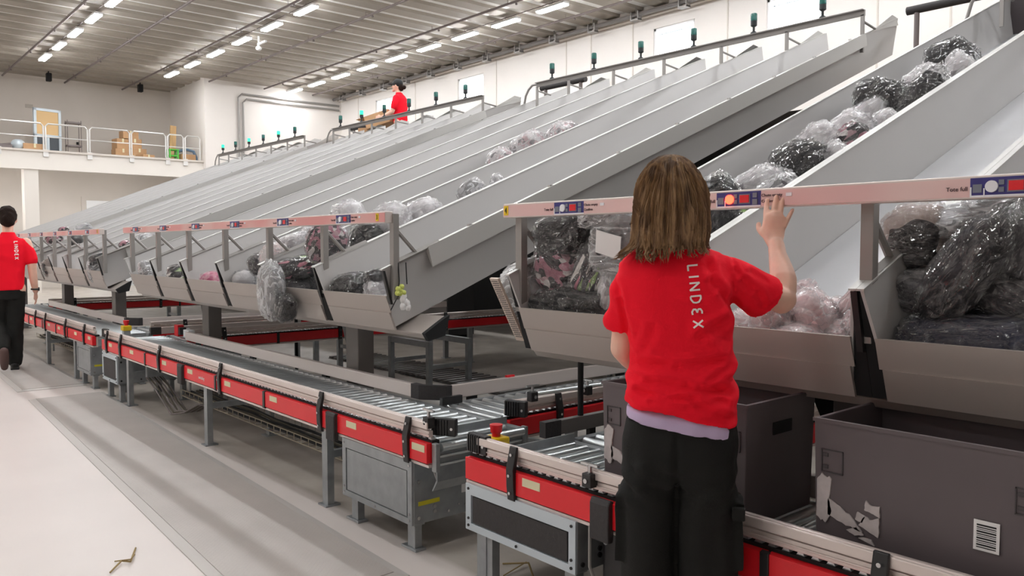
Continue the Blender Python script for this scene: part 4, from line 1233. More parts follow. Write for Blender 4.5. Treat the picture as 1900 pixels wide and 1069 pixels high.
def blob_mesh(seed, a, b, c, film):
    """pillow-like lump of half sizes a (x), b (y), c (z); film: outer creased wrapping"""
    co, me0 = (CO5, ME5) if film else (CO4, ME4)
    me = me0.copy()
    out = np.empty_like(co)
    sx = 31.7 * seed
    for i, (x, y, z) in enumerate(co):
        # superellipsoid: squarer plan
        px = math.copysign(abs(x) ** 0.62, x); py = math.copysign(abs(y) ** 0.7, y); pz = math.copysign(abs(z) ** 0.75, z)
        q = (x + sx, y + sx * .3, z)
        d = 0.10 * noise.noise(Vector(q) * 1.6) + 0.06 * noise.noise(Vector(q) * 3.7)
        if film:
            w = noise.noise(Vector((q[0] * 2.2, q[1] * 2.2, q[2] * 3.2 + 3)))
            w2 = noise.noise(Vector((q[0] * 6 + w * 2, q[1] * 6, q[2] * 7)))
            w3 = noise.noise(Vector((q[0] * 13 + w * 3, q[1] * 13 + w2, q[2] * 13)))
            d += 0.05 + 0.20 * (0.35 - abs(w)) + 0.13 * (0.28 - abs(w2)) + 0.03 * (0.3 - abs(w3))
        else:
            w2 = noise.noise(Vector((q[0] * 4, q[1] * 4, q[2] * 9)))
            d += 0.05 * (0.3 - abs(w2))
        k = 1 + d
        out[i] = (px * k * a, py * k * b, pz * k * c)
    if film:
        # gathered mouth of the bag at one end: two loose ears
        m = out[:, 0] > a * 0.78
        for i in np.nonzero(m)[0]:
            x, y, z = out[i]
            e = (x - a * 0.78) / a
            ang = noise.noise(Vector((y * 30 + sx, z * 30, 0)))
            out[i] = (x + e * a * 0.7 * (0.7 + ang), y * (1 - e * 0.9), z * (1 - e * 1.2) + e * c * 0.4 * ang)
    me.vertices.foreach_set('co', out.ravel())
    me.update()
    return me


BAGS = [
    (-2.55, 2.53, 1.469, 0.358, 0.239, 'black', 10, 'bulky black bag at the top left of the heap below rail tag 4'),
    (-2.22, 2.504, 1.43, 0.287, 0.309, 'paper', -5, "black garment bag with a white paper sheet in it, beside the woman's hair"),
    (-2.57, 2.53, 1.309, 0.336, 0.264, 'mixed', -25, 'clear bag of pink patterned clothes in the middle of the near heap'),
    (-2.79, 2.53, 1.184, 0.262, 0.329, 'grey', 20, 'loose clear bag of grey clothes bulging over the left wall beside the perforated plate'),
    (-2.36, 2.53, 1.321, 0.206, 0.321, 'stripes', 60, 'clear bag with pink and green stripes upright in the near heap'),
    (-2.42, 2.516, 1.15, 0.465, 0.273, 'black', -5, 'wide black bag with a glossy film lying on the lip of the near heap'),
    (-2.25, 2.53, 1.26, 0.157, 0.265, 'clear', 80, 'whitish clear bag partly hidden behind the woman in the red shirt'),
    (-2.3, 2.525, 1.552, 0.248, 0.099, 'silver', 5, 'crumpled silver-grey film bag crowning the near heap just below the rail'),
    (-2.66, 2.53, 1.125, 0.245, 0.211, 'black', 0, 'small black bag at the bottom left of the near heap'),
    (-2.3, 3.337, 1.552, 0.219, 0.42, 'black', 10, "black film bag just above the rail, right of the woman's hair"),
    (-2.45, 3.893, 1.704, 0.321, 0.28, 'white', 25, 'white clothes bag above the rail left of the big black one'),
    (-2.2, 3.326, 1.476, 0.194, 0.277, 'stripes', 30, "colourful printed bag below the rail, right of the woman's hair"),
    (-2.25, 3.225, 1.55, 0.142, 0.187, 'black', 70, 'black bag standing below the rail against the hair of the woman'),
    (-2.34, 4.101, 1.815, 0.36, 0.333, 'black', 25, 'big rounded black bag halfway down the chute above the rail'),
    (-2.34, 4.358, 1.929, 0.306, 0.358, 'white', 30, 'white film bag resting above the big rounded black one'),
    (-2.46, 4.775, 2.048, 0.264, 0.261, 'mixed', 30, 'patterned bag among the white ones in the middle of the near chute'),
    (-2.25, 4.579, 2.024, 0.248, 0.37, 'white', 30, 'white bag between the patterned bags and the twin black ones'),
    (-2.12, 4.365, 1.936, 0.194, 0.366, 'mixed', 30, 'small patterned bag by the right wall in mid chute'),
    (-2.46, 5.184, 2.221, 0.312, 0.279, 'white', 30, 'rumpled white bag just below the twin black bags'),
    (-2.46, 5.215, 2.297, 0.229, 0.408, 'black', 10, 'left bag of the twin black bags high in the near chute'),
    (-2.34, 5.216, 2.304, 0.239, 0.42, 'black', 40, 'right bag of the twin black bags high in the near chute'),
    (-2.16, 5.172, 2.289, 0.212, 0.425, 'black', 60, 'upright black bag close to the right wall, right of the twin black bags'),
    (-2.34, 5.734, 2.472, 0.305, 0.341, 'white', 30, 'white bag right below the uppermost black bag'),
    (-2.12, 5.376, 2.369, 0.189, 0.422, 'white', 30, 'small white bag by the right wall near the uppermost black bag'),
    (-2.4, 6.274, 2.718, 0.327, 0.402, 'black', 15, 'uppermost black bag at the bright head of the near chute'),
    (-2.1, 4.709, 2.052, 0.185, 0.322, 'white', 30, 'flat white bag on the right edge below the upright black bag'),
    (-2.14, 4.17, 1.828, 0.201, 0.306, 'white', 30, 'flat white bag on the right edge beside the big rounded black bag'),
    (-2.08, 5.733, 2.503, 0.175, 0.405, 'white', 30, 'last small white bag at the head of the near chute'),
    (-2.18, 3.681, 1.629, 0.242, 0.299, 'silver', 20, 'flat silvery film bag between the rail and the big rounded black bag'),
    (-1.7, 2.661, 1.131, 0.182, 0.119, 'pink', 0, "pale pink pack at the woman's elbow"),
    (-1.66, 2.763, 1.145, 0.205, 0.07, 'pink', 10, 'flat pale pink pack on the lip right of the elbow'),
    (-1.62, 2.886, 1.218, 0.137, 0.116, 'pink', 60, 'upright pale pink pack sticking up from the pink heap'),
    (-1.5, 2.712, 1.144, 0.175, 0.104, 'pink', -10, 'pale pink pack in the middle of the pink heap'),
    (-1.42, 2.733, 1.166, 0.172, 0.131, 'pink', 15, 'pale pink pack at the back right of the pink heap'),
    (-1.3, 2.658, 1.232, 0.109, 0.08, 'pink', 50, 'pale pink pack leaning on the right wall of the pink heap'),
    (-1.34, 2.636, 1.123, 0.183, 0.123, 'pink', 0, 'flat pale pink pack on the lip at the right of the pink heap'),
    (-1.52, 2.563, 1.136, 0.113, 0.207, 'pink', 20, 'small pale pink pack behind the elbow pack'),
    (-1.55, 2.53, 1.147, 0.113, 0.255, 'pink', -15, 'pale pink pack leaning on the back of the elbow pack'),
    (-1.4, 2.599, 1.163, 0.129, 0.232, 'pink', 25, 'slim pale pink pack on top of the middle of the pink heap'),
    (-1.45, 2.53, 1.088, 0.203, 0.137, 'pink', 3, 'thin pale pink pack just above the lip in the middle'),
    (-1.28, 2.628, 1.162, 0.09, 0.108, 'pink', 70, 'pale pink pack wedged into the right corner of the pink heap'),
    (-1.1, 2.66, 1.448, 0.199, 0.216, 'beige', 0, 'clear bag of beige and black clothes by the post at the right'),
    (-1.07, 2.6, 1.28, 0.184, 0.144, 'grey', 0, 'squat grey bag under the beige one at the right'),
    (-0.92, 2.58, 1.351, 0.381, 0.175, 'dark', 55, 'large dark grey bag leaning diagonally at the right'),
    (-0.89, 2.52, 1.125, 0.467, 0.219, 'navy', 3, 'long flat navy bag lying on the lip at the right'),
    (-0.81, 2.58, 1.415, 0.184, 0.199, 'dark', 70, 'dark bag with bunched film at the right edge of the picture'),
    (-0.81, 2.6, 1.284, 0.201, 0.139, 'grey', -20, 'grey charcoal bag above the navy one at the right edge'),
    (-0.97, 2.72, 1.501, 0.267, 0.1, 'silver', 5, 'black and silver film bag on top of the right heap'),
    (-0.88, 2.72, 1.547, 0.211, 0.081, 'silver', 0, 'crinkled clear bag touching the rail at the right'),
    (-4.43, 2.53, 1.137, 0.274, 0.236, 'black', 5, 'black bag in the front corner next to the hooked flower wrap'),
    (-4.15, 2.53, 1.126, 0.16, 0.214, 'white', 20, 'white and yellow pack beside the black front corner bag'),
    (-4.17, 2.53, 1.23, 0.128, 0.096, 'black', 30, 'small dark bag wedged behind the white and yellow pack'),
    (-5.13, 2.31, 1.113, 0.274, 0.375, 'silver', 88, 'dark wrapped bundle hanging over the lip of the near middle bank'),
    (-5.29, 2.53, 1.256, 0.415, 0.173, 'stripes', 5, 'patterned dark bag bridging the divider top in the overflowing chute'),
    (-5.23, 2.53, 1.114, 0.314, 0.19, 'dark', 0, 'dark grey bag lodged just left of the front slit of the middle bank'),
    (-4.97, 2.33, 1.013, 0.177, 0.177, 'black', 80, 'black roll dangling below the patterned dark bag'),
    (-4.97, 2.634, 1.444, 0.292, 0.241, 'mixed', 30, 'clear bag of black and pink clothes behind the tall post'),
    (-4.97, 2.991, 1.402, 0.251, 0.397, 'black', 30, 'black bag under the rail tagged 3'),
    (-4.97, 3.193, 1.511, 0.295, 0.452, 'white', 20, 'white film bag just right of the rail tagged 3'),
    (-4.97, 3.467, 1.584, 0.304, 0.38, 'white', 20, 'long white film bag resting up the overflowing chute'),
    (-4.97, 3.921, 1.755, 0.252, 0.358, 'silver', 20, 'black and white film bag higher up the overflowing chute'),
    (-4.97, 4.195, 1.849, 0.112, 0.327, 'clear', 20, 'tiny scrap bag alone high up the overflowing chute'),
    (-5.77, 3.285, 1.556, 0.303, 0.468, 'white', 10, 'white bag peeking above the left end of the tag 3 rail'),
    (-5.77, 2.785, 1.439, 0.288, 0.148, 'white', 15, 'white bag behind the second post from the tag 3 end'),
    (-5.77, 2.989, 1.409, 0.277, 0.413, 'white', 40, 'tall white film bag between the two tall posts'),
    (-6.12, 2.53, 1.131, 0.218, 0.223, 'stripesbw', 0, 'round white bag with grey stripes in the middle bank'),
    (-5.83, 2.53, 1.285, 0.162, 0.162, 'grey', 20, 'pale grey bag behind the striped round one'),
    (-5.62, 2.554, 1.336, 0.221, 0.181, 'whitepink', 30, 'soft pinkish white bag over the striped round one'),
    (-5.77, 5.659, 2.457, 0.405, 0.371, 'patwhite', 20, 'upper floral white bag of the three high in the middle bank'),
    (-5.77, 5.228, 2.301, 0.412, 0.404, 'patwhite', 25, 'middle floral white bag of the three high in the middle bank'),
    (-5.77, 4.89, 2.151, 0.25, 0.374, 'patwhite', 25, 'lower floral white bag of the three high in the middle bank'),
    (-6.69, 2.45, 1.103, 0.187, 0.223, 'rose', 0, 'small rose pink bag alone in its chute'),
    (-7.81, 2.45, 1.132, 0.15, 0.282, 'white', 10, 'white and yellow bag left in the second chute of the middle bank'),
    (-7.48, 2.45, 1.12, 0.155, 0.257, 'stripes', 10, 'multicoloured bag right in the second chute of the middle bank'),
    (-8.64, 2.45, 1.142, 0.163, 0.302, 'stripesbw', 10, 'black and white striped bag in the leftmost chute of the middle bank'),
    (-8.29, 2.45, 1.139, 0.157, 0.295, 'silver', 30, 'silvery patterned bag in the leftmost chute of the middle bank'),
    (-10.0, 2.994, 1.387, 0.215, 0.364, 'silver', 15, 'long silvery bag above the side wall of the far bank'),
    (-10.0, 2.736, 1.43, 0.137, 0.112, 'mixed', 0, 'small patterned bag above the side wall of the far bank'),
    (-10.16, 2.45, 1.13, 0.173, 0.278, 'silver', 0, 'silvery bag in the nearest chute of the far bank'),
    (-10.01, 2.45, 1.289, 0.208, 0.086, 'black', 10, 'black bag behind the silvery one in the far bank'),
    (-12.5, 2.45, 1.12, 0.221, 0.256, 'beige', 10, 'pale flat parcel bag in the far bank'),
    (-13.2, 3.081, 1.496, 0.335, 0.512, 'silver', 10, 'silver bag high up on the far bank'),
    (-13.2, 2.78, 1.652, 0.157, 0.094, 'mixed', 0, 'small patterned bag beside the high silver one'),
    (-12.4, 2.491, 1.519, 0.249, 0.132, 'mixed', 0, 'patterned bag behind the far rail, left one'),
    (-12.4, 2.809, 1.363, 0.224, 0.465, 'black', 0, 'black bag behind the far rail, right one'),
]
GROUPS = [(-3, 'bags in the near bank'), (-9, 'bags in the middle bank'), (-99, 'bags in the far bank')]
for i, (x, y, z, W, H, kind, rot, lab) in enumerate(BAGS):
    far = x < -6
    grp = next(g for lim, g in GROUPS if x > lim)
    hang = 'hanging' in lab or 'dangling' in lab
    a, c = W / 2 * 0.92, H / 2 * 0.92
    b = max(0.06, min(0.13, W * 0.40))
    if y < 2.6 and not hang and x > -9: y = max(y, 2.40 + b * 1.25)
    if hang: b = 0.06
    rdeg = math.radians(rot)
    if abs(rot) > 45 and not hang:
        rdeg = math.radians(90 - (90 - abs(rot)))
    if abs(rot) > 45 or hang:
        a, c = max(a, c), min(a, c)
    t = thing('clothes_bag', lab, 'bag of clothes', (x, y, z), 0, grp)
    # the bag's long axis turns in the plane facing the aisle
    t.rotation_euler = (math.radians(12 if not hang else 0), -rdeg if abs(rot) <= 90 else 0, math.radians(-25 + 50 * rng.random()) * (0.6 if not hang else 0))
    ct = BAGC[kind]
    me = blob_mesh(i * 1.37 + 1, a, b, c, False)
    link('clothes', me, ct, t, True)
    me = blob_mesh(i * 1.37 + 1, a, b, c, True)
    fm = FILM2 if kind in ('clear', 'silver') or i in (1, 3) else FILM3 if kind in ('white', 'pink', 'whitepink', 'patwhite') else FILM
    link('plastic_film', me, fm, t, True)
    if kind == 'paper':
        MB().box(-0.05, 0.08, -b * 1.16, -b * 1.14, -0.02, 0.075, Matrix.Rotation(0.15, 4, 'Y')).build('paper_sheet', M['paper'], t)

# ================================================================== people
def ellipse_ring(c, rx, ry, n=32, ex=1.0, yaw=0.0, tilt=0.0, flat_back=0.0):
    """horizontal ring; rx across, ry along depth; tilt raises +x side"""
    out = []
    for k in range(n):
        t = 2 * math.pi * k / n
        ct, st = math.cos(t), math.sin(t)
        x = math.copysign(abs(ct) ** ex, ct) * rx
        y = math.copysign(abs(st) ** ex, st) * ry
        X = x * math.cos(yaw) - y * math.sin(yaw)
        Y = x * math.sin(yaw) + y * math.cos(yaw)
        out.append((c[0] + X, c[1] + Y, c[2] + tilt * x))
    return out


def limb(mb, pts, radii, n=16, flat=1.0, ref=(0, 1, 0), cut=False):
    """tapered limb with round ends, Catmull-smoothed"""
    P = [Vector(p) for p in pts]
    pp = []; rr = []
    for i in range(len(P) - 1):
        p0 = P[max(i - 1, 0)]; p1 = P[i]; p2 = P[i + 1]; p3 = P[min(i + 2, len(P) - 1)]
        for s in range(6):
            t = s / 6
            q = 0.5 * ((2 * p1) + (p2 - p0) * t + (2 * p0 - 5 * p1 + 4 * p2 - p3) * t * t + (3 * p1 - p0 - 3 * p2 + p3) * t ** 3)
            pp.append(q); rr.append(radii[i] * (1 - t) + radii[i + 1] * t)
    pp.append(P[-1]); rr.append(radii[-1])
    # rounded ends
    d0 = (pp[0] - pp[1]).normalized(); d1 = (pp[-1] - pp[-2]).normalized()
    a = [(pp[0] + d0 * rr[0] * s, rr[0] * math.sqrt(max(0.02, 1 - s * s))) for s in (0.97, 0.8, 0.45)]
    b = [(pp[-1] + d1 * rr[-1] * s, rr[-1] * math.sqrt(max(0.02, 1 - s * s))) for s in (0.45, 0.8, 0.97)]
    if cut: b = []
    allp = [q for q, _ in a] + pp + [q for q, _ in b]
    allr = [r for _, r in a] + rr + [r for _, r in b]
    ref = Vector(ref)
    rings = []
    for i, p in enumerate(allp):
        d = (allp[min(i + 1, len(allp) - 1)] - allp[max(i - 1, 0)]).normalized()
        u = (ref - d * ref.dot(d))
        u = u.normalized() if u.length > 1e-3 else d.orthogonal().normalized()
        v = d.cross(u)
        rings.append([p + (v * math.cos(2 * math.pi * k / n) + u * math.sin(2 * math.pi * k / n) * flat) * allr[i] for k in range(n)])
    mb.rings(rings)


def remeshed(mb_list, voxel, smooth=2):
    """fuse overlapping closed shells into one continuous skin"""
    m = MB()
    for b in mb_list: m.add(b.v, b.f)
    me = m.mesh('tmp')
    o = bpy.data.objects.new('tmp', me); C.objects.link(o)
    r = o.modifiers.new('r', 'REMESH'); r.mode = 'VOXEL'; r.voxel_size = voxel; r.use_smooth_shade = True
    if smooth:
        s = o.modifiers.new('s', 'SMOOTH'); s.factor = 0.5; s.iterations = smooth
    dg = bpy.context.evaluated_depsgraph_get(); dg.update()
    out = bpy.data.meshes.new_from_object(o.evaluated_get(dg))
    bpy.data.objects.remove(o)
    return out


def displace(me, fn):
    n = len(me.vertices)
    co = np.empty(n * 3); me.vertices.foreach_get('co', co); co = co.reshape(-1, 3)
    nm = np.empty(n * 3); me.vertices.foreach_get('normal', nm); nm = nm.reshape(-1, 3)
    out = co.copy()
    for i in range(n):
        d = fn(co[i], nm[i])
        out[i] = co[i] + nm[i] * d
    me.vertices.foreach_set('co', out.ravel()); me.update()


def letters_LINDEX(h, adv, w):
    """strokes of the print, reading along +x, letter height h along +y, stroke width w"""
    L = [[(0, 1), (0, 0), (.55, 0)]], [[(0, 0), (0, 1)]], [[(0, 0), (0, 1), (.72, 0), (.72, 1)]], \
        [[(0, 0), (0, 1), (.3, 1), (.62, .78), (.68, .5), (.62, .22), (.3, 0), (0, 0)]], \
        [[(.55, .98), (.3, 1), (.06, .86), (.06, .64), (.38, .52), (.06, .4), (.04, .16), (.3, 0), (.58, .04)]], [[(0, 0), (.7, 1)], [(0, 1), (.7, 0)]]
    wid = [.55, 0.02, .72, .68, .58, .7]
    out = []; x = 0
    for st, ww in zip(L, wid):
        for s in st:
            out.append([(x + px * h, py * h) for px, py in s])
        x += ww * h + adv
    return out, x - adv


def print_on(target_me, parent, origin, xdir, ydir, outdir, h, adv, w, mname='print'):
    """lay the stroked word on a surface (raycast from outside)"""
    bm = bmesh.new(); bm.from_mesh(target_me)
    bvh = BVHTree.FromBMesh(bm)
    strokes, L = letters_LINDEX(h, adv, w)
    mb = MB()
    O_ = Vector(origin); X_ = Vector(xdir).normalized(); Y_ = Vector(ydir).normalized(); N_ = Vector(outdir).normalized()
    for s in strokes:
        pts = []
        for (a, b) in zip(s[:-1], s[1:]):
            n = max(2, int(math.hypot(b[0] - a[0], b[1] - a[1]) / 0.004))
            for i in range(n + 1):
                pts.append((a[0] + (b[0] - a[0]) * i / n, a[1] + (b[1] - a[1]) * i / n, b[0] - a[0], b[1] - a[1]))
        prev = None
        vs = []
        for (px, py, dx, dy) in pts:
            l = math.hypot(dx, dy); nx, ny = -dy / l, dx / l
            row = []
            for s_ in (-w / 2, w / 2):
                q = O_ + X_ * (px + nx * s_) + Y_ * (py + ny * s_)
                hit = bvh.ray_cast(q + N_ * 0.5, -N_)
                row.append((hit[0] if hit[0] else q) + N_ * 0.0016)
            vs.append(row)
        flat = [v for r in vs for v in r]
        mb.add(flat, [(2 * i, 2 * i + 1, 2 * i + 3, 2 * i + 2) for i in range(len(vs) - 1)])
    bm.free()
    o = mb.build('lettering', M[mname], parent)
    return o


def place(t, P):
    """frame standing at P: local +y looks away from the camera position, +x to the right"""
    n = Vector((P[0], P[1], 0)).normalized()
    t.location = (P[0], P[1], P[2])
    t.rotation_euler = (0, 0, math.atan2(-n.x, n.y))


# ------------------------------------------------------------------ the woman
wm = thing('person', 'woman from behind in red T-shirt and black trousers, hand raised to the rail', 'person')
place(wm, (-1.458, 1.88, 0))
bw = []
m = MB(); limb(m, [(0.01, 0.0, 0.80), (0.02, 0.0, 0.9), (0.022, 0.005, 1.12), (0.0, 0.012, 1.28)], [0.08, 0.10, 0.095, 0.09], 24, 0.75); bw.append(m)
m = MB(); limb(m, [(-0.12, 0.01, 1.335), (0.0, 0.012, 1.345), (0.125, 0.012, 1.335)], [0.036, 0.048, 0.036], 16); bw.append(m)
m = MB(); limb(m, [(-0.012, 0.0, 1.34), (-0.014, 0.02, 1.47)], [0.052, 0.05]); bw.append(m)      # neck
m = MB(); m.sphere((-0.012, 0.03, 1.555), 0.088, 24, 18, 0.86, 1.08, 1.2); bw.append(m)          # skull
m = MB(); limb(m, [(-0.012, 0.09, 1.50), (-0.012, 0.115, 1.475)], [0.045, 0.026]); bw.append(m)  # jaw
m = MB(); limb(m, [(-0.012, 0.125, 1.56), (-0.012, 0.147, 1.535)], [0.008, 0.013], 10); bw.append(m)  # nose
for s in (-1, 1):
    m = MB(); m.sphere((-0.012 + s * 0.077, 0.025, 1.545), 0.028, 12, 8, 0.35, 0.7, 1.1); bw.append(m)
# legs
for s, kx, tx in ((-1, -0.072, -0.075), (1, 0.092, 0.10)):
    m = MB(); limb(m, [(0.01 + s * 0.075, 0.0, 0.80), (kx, 0.01, 0.46), (tx, 0.0, 0.10)], [0.062, 0.052, 0.038], 16); bw.append(m)
    m = MB(); limb(m, [(tx, -0.03, 0.05), (tx + s * 0.01, 0.14, 0.035)], [0.035, 0.03], 12); bw.append(m)
# right arm, raised
sh = Vector((0.135, 0.02, 1.335)); el = Vector((0.318, 0.13, 1.262)); wr = Vector((0.311, 0.255, 1.425))
m = MB(); limb(m, [sh, sh.lerp(el, .5) + Vector((0, 0, -0.012)), el], [0.036, 0.042, 0.039], 20); bw.append(m)
m = MB(); limb(m, [el + Vector((-0.005, 0, -0.005)), el.lerp(wr, .35) + Vector((0.006, -0.004, 0)), el.lerp(wr, .8), wr], [0.039, 0.040, 0.027, 0.024], 20); bw.append(m)
# palm: back of the hand to the camera, fingers to the rail
m = MB(); limb(m, [(0.306, 0.262, 1.432), (0.304, 0.285, 1.465), (0.309, 0.295, 1.498)], [0.027, 0.037, 0.036], 20, 0.42); bw.append(m)
m = MB(); limb(m, [(0.290, 0.290, 1.478), (0.289, 0.297, 1.500)], [0.014, 0.013], 12, 0.8); bw.append(m)
def finger(a, b, c, d, r):
    m_ = MB(); limb(m_, [a, b, c, d], [r * 1.08, r, r * 0.92, r * 0.78], 12); bw.append(m_)
finger((0.283, 0.293, 1.492), (0.2845, 0.312, 1.523), (0.287, 0.327, 1.547), (0.290, 0.334, 1.568), 0.0092)
finger((0.303, 0.295, 1.496), (0.3085, 0.314, 1.530), (0.313, 0.326, 1.556), (0.3175, 0.331, 1.578), 0.0094)
finger((0.322, 0.294, 1.492), (0.329, 0.313, 1.524), (0.333, 0.323, 1.549), (0.3375, 0.327, 1.570), 0.0090)
finger((0.338, 0.289, 1.482), (0.349, 0.303, 1.503), (0.358, 0.311, 1.520), (0.366, 0.316, 1.535), 0.0080)
finger((0.288, 0.272, 1.445), (0.272, 0.292, 1.462), (0.264, 0.312, 1.476), (0.264, 0.326, 1.490), 0.0108)   # thumb, bent forward
# left arm hanging forward
sl = Vector((-0.125, 0.015, 1.325)); eb = Vector((-0.150, 0.05, 1.115)); wl = Vector((-0.105, 0.24, 1.02))
m = MB(); limb(m, [sl, sl.lerp(eb, .5), eb], [0.034, 0.039, 0.036], 16); bw.append(m)
m = MB(); limb(m, [eb, eb.lerp(wl, .4), wl], [0.037, 0.035, 0.023], 16); bw.append(m)
m = MB(); limb(m, [wl, wl + Vector((0.01, 0.045, -0.012)), wl + Vector((0.012, 0.075, -0.02))], [0.023, 0.033, 0.031], 16, 0.5, (0, 0, 1)); bw.append(m)
for i in range(4):
    b0 = wl + Vector((-0.018 + i * 0.019, 0.075, -0.02))
    finger(b0, b0 + Vector((0.002, 0.032, -0.012)), b0 + Vector((0.003, 0.050, -0.030)), b0 + Vector((0.003, 0.055, -0.048)), 0.0085)
finger(wl + Vector((0.02, 0.02, -0.01)), wl + Vector((0.045, 0.04, -0.02)), wl + Vector((0.055, 0.06, -0.03)), wl + Vector((0.052, 0.078, -0.04)), 0.0098)
me = remeshed(bw, 0.0042, 3)
body = link('body', me, M['skin'], wm, True)

# T-shirt
def tor(z, l, r, ry, yc=0.0, tilt=0.0, ex=0.85):
    return ellipse_ring(((l + r) / 2, yc, z), (r - l) / 2, ry, 40, ex, 0, tilt)
sw = []
m = MB(); m.rings([tor(0.937, -0.140, 0.181, 0.125, 0.0, -0.18), tor(0.99, -0.137, 0.180, 0.124, 0, -0.08), tor(1.06, -0.130, 0.176, 0.118), tor(1.13, -0.126, 0.171, 0.112), tor(1.20, -0.138, 0.166, 0.112),
                   tor(1.27, -0.155, 0.166, 0.112, 0.005), tor(1.33, -0.166, 0.166, 0.104, 0.008), tor(1.37, -0.160, 0.158, 0.086, 0.01, 0, 1), tor(1.402, -0.125, 0.128, 0.066, 0.012, 0, 1), tor(1.425, -0.085, 0.075, 0.058, 0.012, 0, 1), tor(1.437, -0.068, 0.05, 0.052, 0.012, 0, 1)]); sw.append(m)
m = MB(); limb(m, [(0.085, 0.01, 1.355), (0.150, 0.03, 1.328), (0.205, 0.058, 1.300), (0.262, 0.095, 1.268)], [0.052, 0.062, 0.064, 0.066], 24, 1, (0, 1, 0), True); sw.append(m)
m = MB(); limb(m, [(-0.105, 0.01, 1.345), (-0.135, 0.018, 1.28), (-0.145, 0.03, 1.22), (-0.150, 0.04, 1.178)], [0.052, 0.054, 0.053, 0.053], 24, 1, (0, 1, 0), True); sw.append(m)
me = remeshed(sw, 0.0055, 5)
CREASES = []
for pl, dp, wd in (([(1172, 681), (1210, 694), (1275, 699), (1345, 710)], .0075, .011), ([(1188, 710), (1232, 727), (1289, 716)], .007, .009),
                   ([(1214, 732), (1275, 736), (1337, 727)], .006, .008), ([(1284, 723), (1328, 752), (1363, 762)], .007, .010), ([(1166, 732), (1196, 751), (1245, 762)], .007, .009),
                   ([(1296, 762), (1335, 772), (1366, 776)], .003, .008), ([(1359, 566), (1336, 543), (1315, 516), (1309, 489)], .008, .011), ([(1349, 468), (1356, 499), (1369, 516)], .004, .006),
                   ([(1140, 516), (1156, 556), (1167, 612)], .007, .009), ([(1356, 570), (1336, 590), (1296, 612)], .008, .012), ([(1168, 640), (1200, 662), (1260, 668), (1330, 655)], .006, .012),
                   ([(1362, 640), (1345, 668), (1310, 690)], .006, .010), ([(1215, 600), (1200, 640), (1176, 670)], .005, .012), ([(1372, 520), (1400, 545), (1412, 575)], .006, .010), ([(1385, 500), (1415, 520)], .004, .008)):
    q = [((px - 1250) / 630, 1.42 - (py - 456) / 628) for px, py in pl]
    CREASES += [(a, b, dp * 1.25, wd) for a, b in zip(q[:-1], q[1:])]


def crease(x, z):
    best = {}
    d = 0.0
    gm = 0.0; rm = 0.0
    for (a, b, dp, wd) in CREASES:
        ax, az = a; bx_, bz = b
        vx, vz = bx_ - ax, bz - az
        L2 = vx * vx + vz * vz
        t = max(0.0, min(1.0, ((x - ax) * vx + (z - az) * vz) / L2))
        dx, dz = x - (ax + vx * t), z - (az + vz * t)
        r = math.hypot(dx, dz)
        if r > wd * 4: continue
        g = dp * math.exp(-(r / wd) ** 2)
        up = dp * 0.8 * math.exp(-((r - wd * 1.9) / wd) ** 2) if dz > 0 else dp * 0.35 * math.exp(-((r - wd * 2.0) / wd) ** 2)
        gm = max(gm, g); rm = max(rm, up)
    return rm - gm


def shirt_fold(c, n_):
    x, y, z = c
    v = Vector((x, y, z))
    d = 0.0
    # soft creases gathering over the hips, diagonal
    k = max(0, min(1, (1.16 - z) / 0.14))
    ph = z * 78 + 0.9 * math.sin(x * 11 + 1) - x * 9 + 3 * noise.noise(v * 5)
    d += 0.014 * k * math.sin(ph) * (0.45 + noise.noise(v * 7))
    # drape from the right shoulder blade down to the left
    ph2 = (x * 0.75 + z * 0.65) * 62 + 3.5 * noise.noise(v * 4)
    kk = max(0, 1 - abs(z - 1.22) / 0.2)
    d += 0.014 * kk * math.sin(ph2) * max(0, 0.3 + noise.noise(v * 6 + Vector((4, 0, 0))))
    # crease at the armpit of the raised arm
    r = (Vector((x, z)) - Vector((0.165, 1.262))).length
    d -= 0.010 * math.exp(-(r / 0.025) ** 2)
    d += 0.004 * noise.noise(v * 14)
    if y < 0.03: d += 0.85 * max(0.0, min(1, (z + 0.16 * x - 0.945) / 0.03)) * max(0.15, min(1, -n_[1] * 1.6)) * crease(x + 0.006 * noise.noise(v * 18), z + 0.006 * noise.noise(v * 15 + Vector((9, 0, 0))))
    d += 0.0025 * max(0, (z - 1.30) * 8) * math.sin(x * 70 + z * 30) * noise.noise(v * 7)
    # long drape folds down the back
    d += 0.006 * max(0, 1 - abs(z - 1.15) / 0.22) * math.sin(x * 48 + z * 10 + 3 * noise.noise(v * 3)) * (0.4 + noise.noise(v * 4 + Vector((0, 0, 7))))
    return d
displace(me, shirt_fold)
shirt_me = me
shirt = link('t_shirt', me, M['shirt'], wm, True)
# sleeve hem seam and the print
print_on(me, shirt, (0.0365, 0, 1.365), (0.10, 0, -1), (1, 0, 0.10), (0, -1, 0), 0.027, 0.0165, 0.0048)
# lilac undershirt
m = MB(); m.rings([tor(0.900, -0.136, 0.180, 0.122, 0.0, -0.16), tor(0.930, -0.134, 0.178, 0.120, 0.0, -0.16), tor(0.96, -0.11, 0.150, 0.095)])
me = remeshed([m], 0.006, 3)
displace(me, lambda c, n_: 0.0015 * math.sin(c[0] * 60 + 4 * noise.noise(Vector(c) * 8)))
link('undershirt', me, M['lilac'], wm, True)
